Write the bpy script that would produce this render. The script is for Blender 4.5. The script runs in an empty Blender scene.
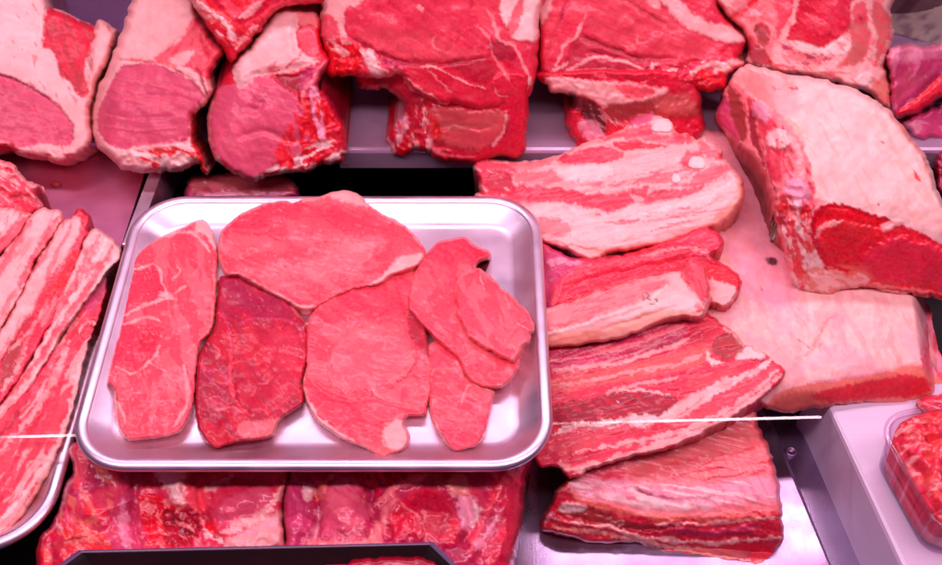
import bpy, math, random
import numpy as np
from mathutils import Vector
random.seed(3)
SC = bpy.context.scene
COL = SC.collection
# ------------------------------------------------------------------ camera
PIT = math.radians(48.9); FPX = 1100.0; CX, CY = 471.0, 282.5; CH = 0.8
CAM = np.array([0.0, 0.0, CH])
FWD = np.array([0, math.cos(PIT), -math.sin(PIT)]); UPV = np.array([0, math.sin(PIT), math.cos(PIT)]); RGT = np.array([1.0, 0, 0])
def rays(px, py):
    px = np.asarray(px, float); py = np.asarray(py, float)
    return FWD + ((px-CX)/FPX)[..., None]*RGT + ((CY-py)/FPX)[..., None]*UPV
def P(px, py, z):
    d = rays(px, py); t = (z-CH)/d[..., 2]
    return CAM + d*t[..., None] if d.ndim > 1 else CAM + d*t
# ------------------------------------------------------------------ noise
_T = np.random.RandomState(7).rand(256, 256)
def vn(x, y, s=0):
    x = x+s*37.31+1000.0; y = y+s*17.77+1000.0
    xi = np.floor(x).astype(int); yi = np.floor(y).astype(int)
    fx = x-xi; fy = y-yi
    fx = fx*fx*(3-2*fx); fy = fy*fy*(3-2*fy)
    a = _T[xi & 255, yi & 255]; b = _T[(xi+1) & 255, yi & 255]; c = _T[xi & 255, (yi+1) & 255]; d = _T[(xi+1) & 255, (yi+1) & 255]
    return (a*(1-fx)+b*fx)*(1-fy)+(c*(1-fx)+d*fx)*fy
def fbm(x, y, s=0, o=3):
    r = 0; a = 0.5; n = 0
    for k in range(o):
        r = r+a*vn(x*2**k, y*2**k, s+k*3); n += a; a *= 0.5
    return r/n
def sst(a, b, x):
    t = np.clip((x-a)/(b-a+1e-9), 0, 1); return t*t*(3-2*t)
# ------------------------------------------------------------------ curves
def cat(pts, closed=True, sub=5):
    p = np.array(pts, float); n = len(p); out = []
    rng = range(n) if closed else range(n-1)
    for i in rng:
        if closed: a, b, c, d = p[(i-1) % n], p[i], p[(i+1) % n], p[(i+2) % n]
        else: a, b, c, d = p[max(i-1, 0)], p[i], p[i+1], p[min(i+2, n-1)]
        for k in range(sub):
            t = k/sub
            out.append(0.5*((2*b)+(c-a)*t+(2*a-5*b+4*c-d)*t*t+(3*b-a-3*c+d)*t**3))
    if not closed: out.append(p[-1])
    return np.array(out)
def seg_dist(x, y, poly, closed):
    """distance, parameter along, nearest point"""
    A = poly; B = np.roll(poly, -1, 0) if closed else poly[1:]
    if not closed: A = poly[:-1]
    best = np.full(x.shape, 1e18); par = np.zeros(x.shape); qx = np.zeros(x.shape); qy = np.zeros(x.shape)
    m = len(A)
    for i in range(m):
        ax, ay = A[i]; dx, dy = B[i]-A[i]; L = dx*dx+dy*dy+1e-12
        t = np.clip(((x-ax)*dx+(y-ay)*dy)/L, 0, 1)
        ex = ax+t*dx; ey = ay+t*dy; d = (x-ex)**2+(y-ey)**2
        k = d < best
        best = np.where(k, d, best); par = np.where(k, (i+t)/m, par); qx = np.where(k, ex, qx); qy = np.where(k, ey, qy)
    return np.sqrt(best), par, qx, qy
def inside(x, y, poly):
    r = np.zeros(x.shape, bool); n = len(poly)
    for i in range(n):
        x0, y0 = poly[i]; x1, y1 = poly[(i+1) % n]
        if y0 == y1: continue
        k = ((y0 > y) != (y1 > y)) & (x < (x1-x0)*(y-y0)/(y1-y0)+x0)
        r ^= k
    return r
def sdist(x, y, poly):
    d, _, _, _ = seg_dist(x, y, poly, True)
    return np.where(inside(x, y, poly), d, -d)
# ------------------------------------------------------------------ palette: tissue albedo (linear)
PAL = dict(lean=(0.770, 0.034, 0.084), leanp=(0.900, 0.076, 0.118), pink=(0.930, 0.260, 0.270), dark=(0.340, 0.003, 0.026), red=(0.660, 0.010, 0.042), blood=(0.800, 0.004, 0.016),
           fat=(0.950, 0.500, 0.460), fatw=(0.960, 0.700, 0.640), skin=(0.950, 0.620, 0.550), memb=(0.600, 0.055, 0.180), lil=(0.880, 0.380, 0.500), bone=(0.920, 0.680, 0.630),
           brown=(0.360, 0.045, 0.040), tan=(0.660, 0.125, 0.115), loin=(0.700, 0.090, 0.175), loinl=(0.800, 0.170, 0.210), org=(0.840, 0.200, 0.140), blk=(.05, .01, .015), ink=(.16, .17, .12), rind=(0.940, 0.430, 0.320), rface=(.86, .022, .040), crim=(0.420, 0.002, 0.032), und=(0.470, 0.018, 0.082), purp=(0.340, 0.010, 0.085))
MAT = {}
def tag(o, label=None, cat_=None, group=None, kind=None):
    if label: o['label'] = label
    if cat_: o['category'] = cat_
    if group: o['group'] = group
    if kind: o['kind'] = kind
def empty(name, loc, label, cat_, group=None):
    o = bpy.data.objects.new(name, None); COL.objects.link(o); o.location = loc; o.empty_display_size = .02
    tag(o, label, cat_, group); return o
def mesh_obj(name, V, F, mat, parent=None, tint=None, normals=None, smooth=True, origin=None):
    V = np.asarray(V, float)
    if parent is not None: org = np.array(parent['org'] if 'org' in parent else parent.location)
    elif origin is not None: org = np.array(origin)
    else: org = np.array([V[:, 0].mean(), V[:, 1].mean(), V[:, 2].min()])
    me = bpy.data.meshes.new(name); me.from_pydata([tuple(v) for v in V-org], [], [tuple(f) for f in F]); me.update()
    if smooth: me.polygons.foreach_set('use_smooth', [True]*len(me.polygons))
    if tint is not None:
        a = me.attributes.new('tint', 'FLOAT_COLOR', 'POINT'); a.data.foreach_set('color', np.ascontiguousarray(tint, dtype=np.float32).ravel())
    if normals is not None: me.normals_split_custom_set_from_vertices([tuple(n) for n in normals])
    me.materials.append(mat); o = bpy.data.objects.new(name, me); COL.objects.link(o)
    if parent is not None:
        o.parent = parent
    else: o.location = org
    return o
SEED = [10]
def relief(name, outline, planes, zb=None, ext=None, base='lean', feats=(), mat='wet', edge=(9, .02), k=.012, parent=None, parts=None,
           label=None, cat_=None, group=None, res=1.25, warp=1.8, lump=(1.6, .2), rag=1.8, rest='meat', smooth=True, wet=.5):
    """A solid piece of meat.  Its visible surface is the convex solid cut by `planes` (px,py,z,normal), bounded by the
    outline, rounded off towards the rim, carved by feats, then closed down to height zb or back along ext."""
    SEED[0] += 11; sd0 = SEED[0]
    po = cat(outline, True, 7) if smooth else np.array(outline, float)
    # ragged rim
    n0 = fbm(po[:, 0]/6, po[:, 1]/6, sd0, 3)-.5; n1 = fbm(po[:, 0]/6, po[:, 1]/6, sd0+5, 3)-.5
    po = po+np.stack([n0, n1], 1)*3*rag
    x0, y0 = po.min(0)-2; x1, y1 = po.max(0)+2
    gx = np.arange(x0, x1, res); gy = np.arange(y0, y1, res)
    X, Y = np.meshgrid(gx, gy); nx, ny = len(gx), len(gy)
    cin = inside(X[:-1, :-1]+res/2, Y[:-1, :-1]+res/2, po)
    idx = -np.ones((ny, nx), int)
    use = np.zeros((ny, nx), bool); cnt = np.zeros((ny, nx), int)
    for a in (0, 1):
        for b in (0, 1):
            cnt[a:ny-1+a, b:nx-1+b] += cin
    use = cnt > 0; idx[use] = np.arange(use.sum())
    x = X[use].copy(); y = Y[use].copy(); bnd = (cnt[use] < 4)
    d, _, qx, qy = seg_dist(x, y, po, True)
    x[bnd] = qx[bnd]; y[bnd] = qy[bnd]; d[bnd] = 0
    d = np.where(bnd, 0, d)
    # ---- base surface
    D = rays(x, y); t = None; first = None
    for (ppx, ppy, z, n) in planes:
        n = np.array(n, float); n /= np.linalg.norm(n)
        if z is None:
            dd = rays(np.array([ppx]), np.array([ppy]))[0]; a = CAM+dd*(((first[0]-CAM) @ first[1])/(dd @ first[1]))
        else: a = P(np.array([ppx]), np.array([ppy]), z)[0]
        if first is None: first = (a, n)
        den = D @ n; den = np.where(den > -.05, -.05, den)
        ti = ((a-CAM) @ n)/den
        if t is None: t = ti
        else:
            h = np.maximum(k*4-np.abs(t-ti), 0)/(k*4); t = np.maximum(t, ti)+h*h*k
    # ---- features
    wx = x+warp*2*(fbm(x/9, y/9, sd0+1)-.5)+warp*(fbm(x/3, y/3, sd0+2, 2)-.5)
    wy = y+warp*2*(fbm(x/9, y/9, sd0+3)-.5)+warp*(fbm(x/3, y/3, sd0+4, 2)-.5)
    tint = np.tile(np.array(PAL[base]), (len(x), 1)); H = np.zeros(len(x)); W = np.full(len(x), wet)
    H += lump[0]*.001*2*(fbm(x/26, y/26, sd0+6)-.5)*1.6 + lump[1]*.001*2*(fbm(x/7, y/7, sd0+7)-.5)*1.6
    jn = fbm(x/2.6, y/2.6, sd0+8, 2)-.5
    def lerp(c, m):
        c = np.array(PAL[c] if isinstance(c, str) else c)
        tint[:] = tint+(c-tint)*m[:, None]
    for fi, f in enumerate(feats):
        kd = f[0]; s = sd0*3+fi*7
        if kd == 'P':      # P colour poly soft [amount] [h mm]
            _, c, pts, soft = f[:4]; amt = f[4] if len(f) > 4 else 1.0; hh = f[5] if len(f) > 5 else 0
            q = cat(pts); bx0, by0 = q.min(0)-20; bx1, by1 = q.max(0)+20
            m = np.zeros(len(x)); kx = (wx > bx0) & (wx < bx1) & (wy > by0) & (wy < by1)
            sdv = sdist(wx[kx], wy[kx], q); so = soft*.6; m[kx] = sst(-so, so, sdv+jn[kx]*soft*1.3)
            lerp(c, m*amt)
            if hh: H += .001*hh*m
        elif kd == 'L':    # L colour line halfwidth [amount] [h mm]
            _, c, pts, w = f[:4]; amt = f[4] if len(f) > 4 else 1.0; hh = f[5] if len(f) > 5 else 0
            q = cat(pts, False); bx0, by0 = q.min(0)-6*w-8; bx1, by1 = q.max(0)+6*w+8
            kx = (wx > bx0) & (wx < bx1) & (wy > by0) & (wy < by1); m = np.zeros(len(x)); g = np.zeros(len(x))
            dv, u, _, _ = seg_dist(wx[kx], wy[kx], q, False)
            wt = w*np.minimum(1, 5*np.minimum(u, 1-u)+.3)*(.3+1.3*vn(wx[kx]/8, wy[kx]/8, s))
            m[kx] = (1-sst(wt*.6, wt*1.4, dv+jn[kx]*w*1.2))*(.65+.35*sst(.25, .5, vn(wx[kx]/5, wy[kx]/5, s+4))); g[kx] = np.exp(-(dv/(w*1.3))**2)
            if c: lerp(c, np.clip(m*amt, 0, 1))
            if hh: H += .001*hh*g
        elif kd == 'F':    # fibres: angle across along colour-strength height [poly]
            _, ang, ac, al, cs, hs = f[:6]
            ca, sa = math.cos(math.radians(ang)), math.sin(math.radians(ang))
            u = (x*ca+y*sa)/al; v = (-x*sa+y*ca)/ac
            n = fbm(u+.8*fbm(x/30, y/30, s+2), v+1.6*fbm(x/22, y/22, s+1), s, 3)-.5
            m = sst(-3, 3, sdist(wx, wy, cat(f[6]))) if len(f) > 6 else 1.0
            tint *= (1+2.2*cs*n*m)[:, None]; H += .001*hs*2*n*m
        elif kd == 'S':    # streaks of a colour: colour angle across along threshold amount [poly]
            _, c, ang, ac, al, th, amt = f[:7]
            ca, sa = math.cos(math.radians(ang)), math.sin(math.radians(ang))
            u = (x*ca+y*sa)/al; v = (-x*sa+y*ca)/ac
            n = fbm(u+1.2*fbm(x/30, y/30, s+2), v+2.0*fbm(x/22, y/22, s+1), s, 3)
            m = sst(th, th+.06, n)*amt
            if len(f) > 7: m = m*sst(-3, 3, sdist(wx, wy, cat(f[7])))
            lerp(c, m); H += .00012*m
        elif kd == 'V':    # vein network: colour cell thickness amount [poly]
            _, c, cell, th, amt = f[:5]
            n = fbm(wx/cell, wy/cell, s, 2); g = sst(.46, .56, fbm(wx/cell*.8, wy/cell*.8, s+9, 2))
            m = (1-sst(0, th, np.abs(n-.5)))*amt*g
            if len(f) > 5: m = m*sst(-3, 3, sdist(wx, wy, cat(f[5])))
            lerp(c, m)
        elif kd == 'H':    # groove / ridge: mm line halfwidth
            _, hh, pts, w = f
            q = cat(pts, False); dv, u, _, _ = seg_dist(wx, wy, q, False)
            H += .001*hh*np.exp(-(dv/w)**2)*np.minimum(1, 5*np.minimum(u, 1-u)+.15)
        elif kd == 'D':    # dome / step: mm poly soft
            _, hh, pts, soft = f
            H += .001*hh*sst(0, soft, sdist(wx, wy, cat(pts)))
        elif kd == 'N':    # chunky lumps: mm scale [poly]
            _, hh, sc = f[:3]; m = sst(-3, 3, sdist(wx, wy, cat(f[3]))) if len(f) > 3 else 1.0
            n = fbm(x/sc, y/sc, s, 3); H += .001*hh*(1-np.abs(n-.5)*4)*m
        elif kd == 'W':    # wetness poly
            _, v, pts = f; m = sst(-4, 4, sdist(wx, wy, cat(pts))); W = W+(v-W)*m
        elif kd == 'R':    # rim colour: colour width amount
            _, c, w, amt = f; m = (1-sst(w*.4, w*1.2, d+jn*w*1.2+(fbm(x/14, y/14, s)-.5)*w*1.6))*amt; lerp(c, m)
    t = t-H
    r, E = edge; r = r*.7
    w = np.clip(1-d/r, 0, 1); prof = 1-np.sqrt(np.clip(1-w*w, 0, 1))
    if zb is not None:
        tb = (zb-CH)/D[:, 2]; e = np.clip(tb-t, 0, E); t = np.where(tb > t, t+e*prof, np.minimum(t, tb-.0005))
    else: t = t+E*prof
    V = CAM+D*t[:, None]
    tint = np.clip(tint, 0, .97); T4 = np.concatenate([tint, W[:, None]], 1)
    # ---- faces
    jj, ii = np.nonzero(cin)
    quads = np.stack([idx[jj, ii], idx[jj+1, ii], idx[jj+1, ii+1], idx[jj, ii+1]], 1)
    fn = np.cross(V[quads[:, 2]]-V[quads[:, 0]], V[quads[:, 3]]-V[quads[:, 1]])
    N = np.zeros_like(V)
    for c in range(4): np.add.at(N, quads[:, c], fn)
    N /= (np.linalg.norm(N, axis=1)[:, None]+1e-15)
    cxp = X[:-1, :-1][cin]+res/2; cyp = Y[:-1, :-1][cin]+res/2
    pid = np.zeros(len(quads), int); names = [rest]
    if parts:
        for i, (pn, poly) in enumerate(parts):
            pid[inside(cxp, cyp, cat(poly))] = i+1; names.append(pn)
    cen = V.mean(0)
    zbase = zb if zb is not None else V[:, 2].min()
    org = (cen[0], cen[1], zbase)
    root = parent
    if parts:
        root = empty(name, org, label, cat_, group); root['org'] = org
    out = []
    for i, pn in enumerate(names):
        q = quads[pid == i]
        if len(q) == 0: continue
        uq, inv = np.unique(q, return_inverse=True); q = inv.reshape(q.shape)
        v = V[uq]; nn = N[uq]; tt = T4[uq]
        ed = {}
        for a, b in ((0, 1), (1, 2), (2, 3), (3, 0)):
            for e0, e1 in zip(q[:, a], q[:, b]):
                kk = (min(e0, e1), max(e0, e1))
                if kk in ed: ed[kk] = None
                else: ed[kk] = (e0, e1)
        bed = [e for e in ed.values() if e]
        bv = sorted({a for e in bed for a in e}); pos = {b: j for j, b in enumerate(bv)}
        F = [tuple(f) for f in q]; VV = [v]; NN = [nn]; TT = [tt]; nb = len(v)
        bvv = v[bv]; ctr = v.mean(0); inner = ~bnd[uq][bv]; nbv = nn[bv]
        rings = []
        for fr in (.35, 1.0):
            if zb is not None:
                p = bvv.copy(); p[:, 2] = bvv[:, 2]+(np.minimum(zb, bvv[:, 2]-.0015)-bvv[:, 2])*fr
                p[:, :2] += (cen[:2]-p[:, :2])*.02*fr
            else: p = bvv+np.array(ext)*fr+(cen-bvv)*np.array([1, 0, 1])*.10*fr*fr
            p[inner] = bvv[inner]-nbv[inner]*.012*fr
            rings.append(p)
        prev = {b: b for b in bv}
        bcol = np.array([*PAL[base], wet])
        for ri, p in enumerate(rings):
            st = sum(len(a) for a in VV); VV.append(p); dv = p-ctr; dv /= np.linalg.norm(dv, axis=1)[:, None]+1e-9
            NN.append(dv); kk_ = (.45, .9)[ri] if zb is None else (.25, .6)[ri]; TT.append(tt[bv]*(1-kk_)+bcol*kk_)
            cur = {b: st+pos[b] for b in bv}
            for a, b in bed: F.append((prev[b], prev[a], cur[a], cur[b]))
            prev = cur
        st = sum(len(a) for a in VV); c = rings[-1].mean(0)[None]; VV.append(c); NN.append(np.array([[0, 0, -1.0]])); TT.append(tt[bv[:1]])
        for a, b in bed: F.append((prev[b], prev[a], st))
        VV = np.concatenate(VV); NN = np.concatenate(NN); TT = np.concatenate(TT)
        o = mesh_obj(pn if parts else name, VV, F, MAT[mat], root, TT, NN, origin=None if root else org)
        if not parts and parent is None: tag(o, label, cat_, group)
        out.append(o)
    return root if parts else out[0]
# ------------------------------------------------------------------ materials
def nmat(name):
    m = bpy.data.materials.new(name); m.use_nodes = True; nt = m.node_tree
    return m, nt, nt.nodes, nt.links, nt.nodes['Principled BSDF']
def meat_mat(name, rough, coat, sss, bump, fleck):
    m, nt, N, L, B = nmat(name)
    at = N.new('ShaderNodeAttribute'); at.attribute_name = 'tint'
    tc = N.new('ShaderNodeNewGeometry')
    def noise(sc, det, rgh=.6):
        n = N.new('ShaderNodeTexNoise'); n.inputs['Scale'].default_value = sc; n.inputs['Detail'].default_value = det; n.inputs['Roughness'].default_value = rgh
        L.new(tc.outputs['Position'], n.inputs['Vector']); return n
    def ramp(src, a, b, lo, hi):
        r = N.new('ShaderNodeMapRange'); r.inputs[1].default_value = a; r.inputs[2].default_value = b; r.inputs[3].default_value = lo; r.inputs[4].default_value = hi
        L.new(src, r.inputs[0]); return r.outputs[0]
    n1 = noise(70, 5); n2 = noise(300, 5, .65); n3 = noise(1500, 2)
    hs = N.new('ShaderNodeHueSaturation'); L.new(at.outputs['Color'], hs.inputs['Color'])
    L.new(ramp(n1.outputs[0], .3, .7, .88, 1.10), hs.inputs['Value']); L.new(ramp(n2.outputs[0], .3, .7, 1.04, .96), hs.inputs['Saturation'])
    mx = N.new('ShaderNodeMix'); mx.data_type = 'RGBA'; mx.inputs['B'].default_value = (.88, .42, .42, 1)
    L.new(ramp(n2.outputs[0], .60, .78, 0, fleck), mx.inputs['Factor']); L.new(hs.outputs[0], mx.inputs['A'])
    L.new(mx.outputs['Result'], B.inputs['Base Color'])
    B.inputs['Subsurface Weight'].default_value = sss; B.inputs['Subsurface Radius'].default_value = (1.0, .35, .25); B.inputs['Subsurface Scale'].default_value = .004
    rr = N.new('ShaderNodeMath'); rr.operation = 'SUBTRACT'; L.new(ramp(n1.outputs[0], .3, .7, rough+.10, rough-.06), rr.inputs[0])
    ww = N.new('ShaderNodeMath'); ww.operation = 'MULTIPLY_ADD'; ww.inputs[1].default_value = .28; ww.inputs[2].default_value = -.14; L.new(at.outputs['Alpha'], ww.inputs[0]); L.new(ww.outputs[0], rr.inputs[1])
    L.new(rr.outputs[0], B.inputs['Roughness'])
    B.inputs['Coat Weight'].default_value = coat; B.inputs['Coat Roughness'].default_value = .17; B.inputs['Specular IOR Level'].default_value = .34
    ad = N.new('ShaderNodeMath'); ad.operation = 'MULTIPLY_ADD'; ad.inputs[1].default_value = .35; L.new(n3.outputs[0], ad.inputs[0]); L.new(n2.outputs[0], ad.inputs[2])
    bp = N.new('ShaderNodeBump'); bp.inputs['Strength'].default_value = bump; bp.inputs['Distance'].default_value = .0012
    L.new(ad.outputs[0], bp.inputs['Height']); L.new(bp.outputs[0], B.inputs['Normal']); n4 = noise(160, 3, .5); bc = N.new('ShaderNodeBump'); bc.inputs['Strength'].default_value = .14; bc.inputs['Distance'].default_value = .0014; L.new(n4.outputs[0], bc.inputs['Height']); L.new(bc.outputs[0], B.inputs['Coat Normal'])
    MAT[name] = m
meat_mat('wet', .42, .25, .16, .20, .03)
meat_mat('gloss', .34, .45, .14, .26, .03)
meat_mat('hide', .44, .15, .16, .20, .04)
def steel_mat(name, col, rough, metal=.95, ang=0, bump=.05, sc=(20, 900, 900)):
    m, nt, N, L, B = nmat(name)
    g = N.new('ShaderNodeNewGeometry'); mp = N.new('ShaderNodeMapping'); mp.inputs['Scale'].default_value = sc; mp.inputs['Rotation'].default_value[2] = ang
    L.new(g.outputs['Position'], mp.inputs['Vector'])
    n = N.new('ShaderNodeTexNoise'); n.inputs['Scale'].default_value = 1; n.inputs['Detail'].default_value = 3; L.new(mp.outputs[0], n.inputs['Vector'])
    n2 = N.new('ShaderNodeTexNoise'); n2.inputs['Scale'].default_value = 25; n2.inputs['Detail'].default_value = 5; L.new(g.outputs['Position'], n2.inputs['Vector'])
    r = N.new('ShaderNodeMapRange'); r.inputs[1].default_value = .3; r.inputs[2].default_value = .7; r.inputs[3].default_value = rough-.07; r.inputs[4].default_value = rough+.09
    L.new(n2.outputs[0], r.inputs[0]); L.new(r.outputs[0], B.inputs['Roughness'])
    mx = N.new('ShaderNodeMix'); mx.data_type = 'RGBA'; mx.inputs['A'].default_value = (*[c*.88 for c in col], 1); mx.inputs['B'].default_value = (*col, 1)
    L.new(n.outputs[0], mx.inputs['Factor']); L.new(mx.outputs['Result'], B.inputs['Base Color'])
    st = N.new('ShaderNodeMapRange'); st.inputs[1].default_value = .52; st.inputs[2].default_value = .74; st.inputs[3].default_value = 0; st.inputs[4].default_value = .45
    n3 = N.new('ShaderNodeTexNoise'); n3.inputs['Scale'].default_value = 14; n3.inputs['Detail'].default_value = 6; n3.inputs['Distortion'].default_value = .6; L.new(g.outputs['Position'], n3.inputs['Vector']); L.new(n3.outputs[0], st.inputs[0])
    m2 = N.new('ShaderNodeMix'); m2.data_type = 'RGBA'; m2.inputs['B'].default_value = (col[0]*.8, col[1]*.52, col[2]*.58, 1); L.new(st.outputs[0], m2.inputs['Factor']); L.new(mx.outputs['Result'], m2.inputs['A']); L.new(m2.outputs['Result'], B.inputs['Base Color'])
    B.inputs['Metallic'].default_value = metal
    bp = N.new('ShaderNodeBump'); bp.inputs['Strength'].default_value = bump; bp.inputs['Distance'].default_value = .0005
    L.new(n.outputs[0], bp.inputs['Height']); L.new(bp.outputs[0], B.inputs['Normal'])
    MAT[name] = m
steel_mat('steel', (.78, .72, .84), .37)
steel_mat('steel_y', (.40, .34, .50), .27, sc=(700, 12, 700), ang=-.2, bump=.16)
steel_mat('steel_dull', (.34, .22, .36), .40)
steel_mat('steel_pink', (.70, .27, .44), .42)  # pink base colour stands in for meat mirrored in the plate
steel_mat('steel_shelf', (.56, .42, .60), .34, metal=.45)
steel_mat('enamel', (.72, .68, .84), .45, metal=.15, bump=.02)
def plain(name, col, rough, **kw):
    m, nt, N, L, B = nmat(name)
    g = N.new('ShaderNodeNewGeometry'); n = N.new('ShaderNodeTexNoise'); n.inputs['Scale'].default_value = kw.get('sc', 60); n.inputs['Detail'].default_value = 5
    L.new(g.outputs['Position'], n.inputs['Vector'])
    mx = N.new('ShaderNodeMix'); mx.data_type = 'RGBA'; mx.inputs['A'].default_value = (*[c*.75 for c in col], 1); mx.inputs['B'].default_value = (*col, 1)
    L.new(n.outputs[0], mx.inputs['Factor']); L.new(mx.outputs['Result'], B.inputs['Base Color']); B.inputs['Roughness'].default_value = rough
    MAT[name] = m; return m, nt, N, L, B
plain('black', (.006, .004, .008), .42)
MAT['black'].node_tree.nodes['Principled BSDF'].inputs['Specular IOR Level'].default_value = .25
plain('black_rim', (.10, .06, .14), .30)  # purple tone paints the lit edge onto the black plastic
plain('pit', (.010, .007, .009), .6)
m, nt, N, L, B = nmat('clear')
tr = N.new('ShaderNodeBsdfTransparent'); tr.inputs[0].default_value = (.95, .86, .94, 1); gl = N.new('ShaderNodeBsdfGlossy'); gl.inputs['Roughness'].default_value = .12
lw = N.new('ShaderNodeLayerWeight'); lw.inputs[0].default_value = .35; ms = N.new('ShaderNodeMixShader'); mr = N.new('ShaderNodeMapRange'); mr.inputs[3].default_value = .03; mr.inputs[4].default_value = .28
L.new(lw.outputs['Facing'], mr.inputs[0]); L.new(mr.outputs[0], ms.inputs[0]); L.new(tr.outputs[0], ms.inputs[1]); L.new(gl.outputs[0], ms.inputs[2]); L.new(ms.outputs[0], N['Material Output'].inputs[0])
MAT['clear'] = m
m, nt, N, L, B = nmat('juice')
tr = N.new('ShaderNodeBsdfTransparent'); tr.inputs[0].default_value = (.98, .80, .80, 1); gl = N.new('ShaderNodeBsdfGlossy'); gl.inputs['Roughness'].default_value = .06
ms = N.new('ShaderNodeMixShader'); fr = N.new('ShaderNodeFresnel'); fr.inputs[0].default_value = 1.33
gn = N.new('ShaderNodeNewGeometry'); nz = N.new('ShaderNodeTexNoise'); nz.inputs['Scale'].default_value = 120; L.new(gn.outputs['Position'], nz.inputs['Vector'])
bp = N.new('ShaderNodeBump'); bp.inputs['Strength'].default_value = .3; bp.inputs['Distance'].default_value = .001; L.new(nz.outputs[0], bp.inputs['Height']); L.new(bp.outputs[0], gl.inputs['Normal'])
L.new(fr.outputs[0], ms.inputs[0]); L.new(tr.outputs[0], ms.inputs[1]); L.new(gl.outputs[0], ms.inputs[2]); L.new(ms.outputs[0], N['Material Output'].inputs[0])
MAT['juice'] = m
m, nt, N, L, B = nmat('streak_strip')  # clear gloss for the added reflection strip, broken up by noise
tr = N.new('ShaderNodeBsdfTransparent'); tr.inputs[0].default_value = (.97, 1, .97, 1); gl = N.new('ShaderNodeBsdfGlossy'); gl.inputs['Roughness'].default_value = .05
ms = N.new('ShaderNodeMixShader'); fr = N.new('ShaderNodeFresnel'); fr.inputs[0].default_value = 1.6
gn = N.new('ShaderNodeNewGeometry'); nz = N.new('ShaderNodeTexNoise'); nz.inputs['Scale'].default_value = 11; nz.inputs['Detail'].default_value = 1; L.new(gn.outputs['Position'], nz.inputs['Vector'])
mr = N.new('ShaderNodeMapRange'); mr.inputs[1].default_value = .42; mr.inputs[2].default_value = .56; mr.inputs[3].default_value = .12; mr.inputs[4].default_value = 1.0; L.new(nz.outputs[0], mr.inputs[0])
mu = N.new('ShaderNodeMath'); mu.operation = 'MULTIPLY'; L.new(fr.outputs[0], mu.inputs[0]); L.new(mr.outputs[0], mu.inputs[1])
L.new(mu.outputs[0], ms.inputs[0]); L.new(tr.outputs[0], ms.inputs[1]); L.new(gl.outputs[0], ms.inputs[2]); L.new(ms.outputs[0], N['Material Output'].inputs[0])
MAT['streak_strip'] = m
# printed wrapping paper
m, nt, N, L, B = plain('paper', (.78, .76, .66), .7)
at = N.new('ShaderNodeAttribute'); at.attribute_name = 'tint'; mm = N.new('ShaderNodeMix'); mm.data_type = 'RGBA'; mm.blend_type = 'MULTIPLY'; mm.inputs['Factor'].default_value = 1
L.new(at.outputs['Color'], mm.inputs['A']); L.new([n for n in N if n.bl_idname == 'ShaderNodeMix'][0].outputs['Result'], mm.inputs['B']); L.new(mm.outputs['Result'], B.inputs['Base Color'])
# ------------------------------------------------------------------ hard-surface helpers
def rrect(x0, y0, x1, y1, r, n=10):
    out = []
    for cx, cy, a0 in ((x1-r, y1-r, 0), (x0+r, y1-r, 90), (x0+r, y0+r, 180), (x1-r, y0+r, 270)):
        for k in range(n+1):
            a = math.radians(a0+90*k/n); out.append((cx+r*math.cos(a), cy+r*math.sin(a)))
    return out
def sweep(name, loops, mat, parent=None, cap0=True, cap1=True, label=None, cat_=None, smooth=True, group=None, origin=None, kind=None):
    """skin a stack of equal-length closed loops of 3-D points"""
    V = [p for l in loops for p in l]; n = len(loops[0]); F = []
    for i in range(len(loops)-1):
        for j in range(n): F.append((i*n+j, i*n+(j+1) % n, (i+1)*n+(j+1) % n, (i+1)*n+j))
    if cap0: F.append(tuple(range(n-1, -1, -1)))
    if cap1: F.append(tuple((len(loops)-1)*n+j for j in range(n)))
    o = mesh_obj(name, V, F, MAT[mat], parent, smooth=smooth, origin=origin)
    if parent is None: tag(o, label, cat_, group, kind)
    return o
def box(name, corners, z0, z1, mat, parent=None, label=None, cat_=None, kind=None, bev=.002, group=None):
    """prism over a polygon of (x,y) corners (counter-clockwise), top edge bevelled"""
    c = np.array(corners, float); ctr = c.mean(0)
    def ins(b): return c+(ctr-c)/np.linalg.norm(ctr-c, axis=1)[:, None]*b*1.4
    A = [(x, y, z0) for x, y in c]; B_ = [(x, y, z1-bev) for x, y in c]
    C_ = [(x, y, z1-bev*.3) for x, y in ins(bev*.3)]; D_ = [(x, y, z1) for x, y in ins(bev)]
    o = sweep(name, [A, B_, C_, D_], mat, parent, label=label, cat_=cat_, smooth=False, kind=kind, group=group)
    return o
# ================================================================== SETTING: shelves, deck, back of the counter
DK = -.14
def quadxy(pts): return [tuple(P(np.array([a]), np.array([b]), z)[0][:2]) for a, b, z in pts]
def sheet(name, pts3, mat, th=.004, kind='structure', label=None, cat_=None, group=None):
    p = np.array(pts3, float); n = np.cross(p[1]-p[0], p[-1]-p[0]); n /= np.linalg.norm(n)
    o = sweep(name, [[tuple(a) for a in p-n*th], [tuple(a) for a in p]], mat, smooth=False, label=label, cat_=cat_, kind=kind, group=group)
    return o
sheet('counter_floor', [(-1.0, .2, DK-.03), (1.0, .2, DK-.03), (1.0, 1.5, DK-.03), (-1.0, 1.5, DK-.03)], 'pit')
sheet('back_wall', [(-1.2, 1.42, -.2), (1.2, 1.42, -.2), (1.2, 1.46, .9), (-1.2, 1.46, .9)], 'steel_dull')
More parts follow.
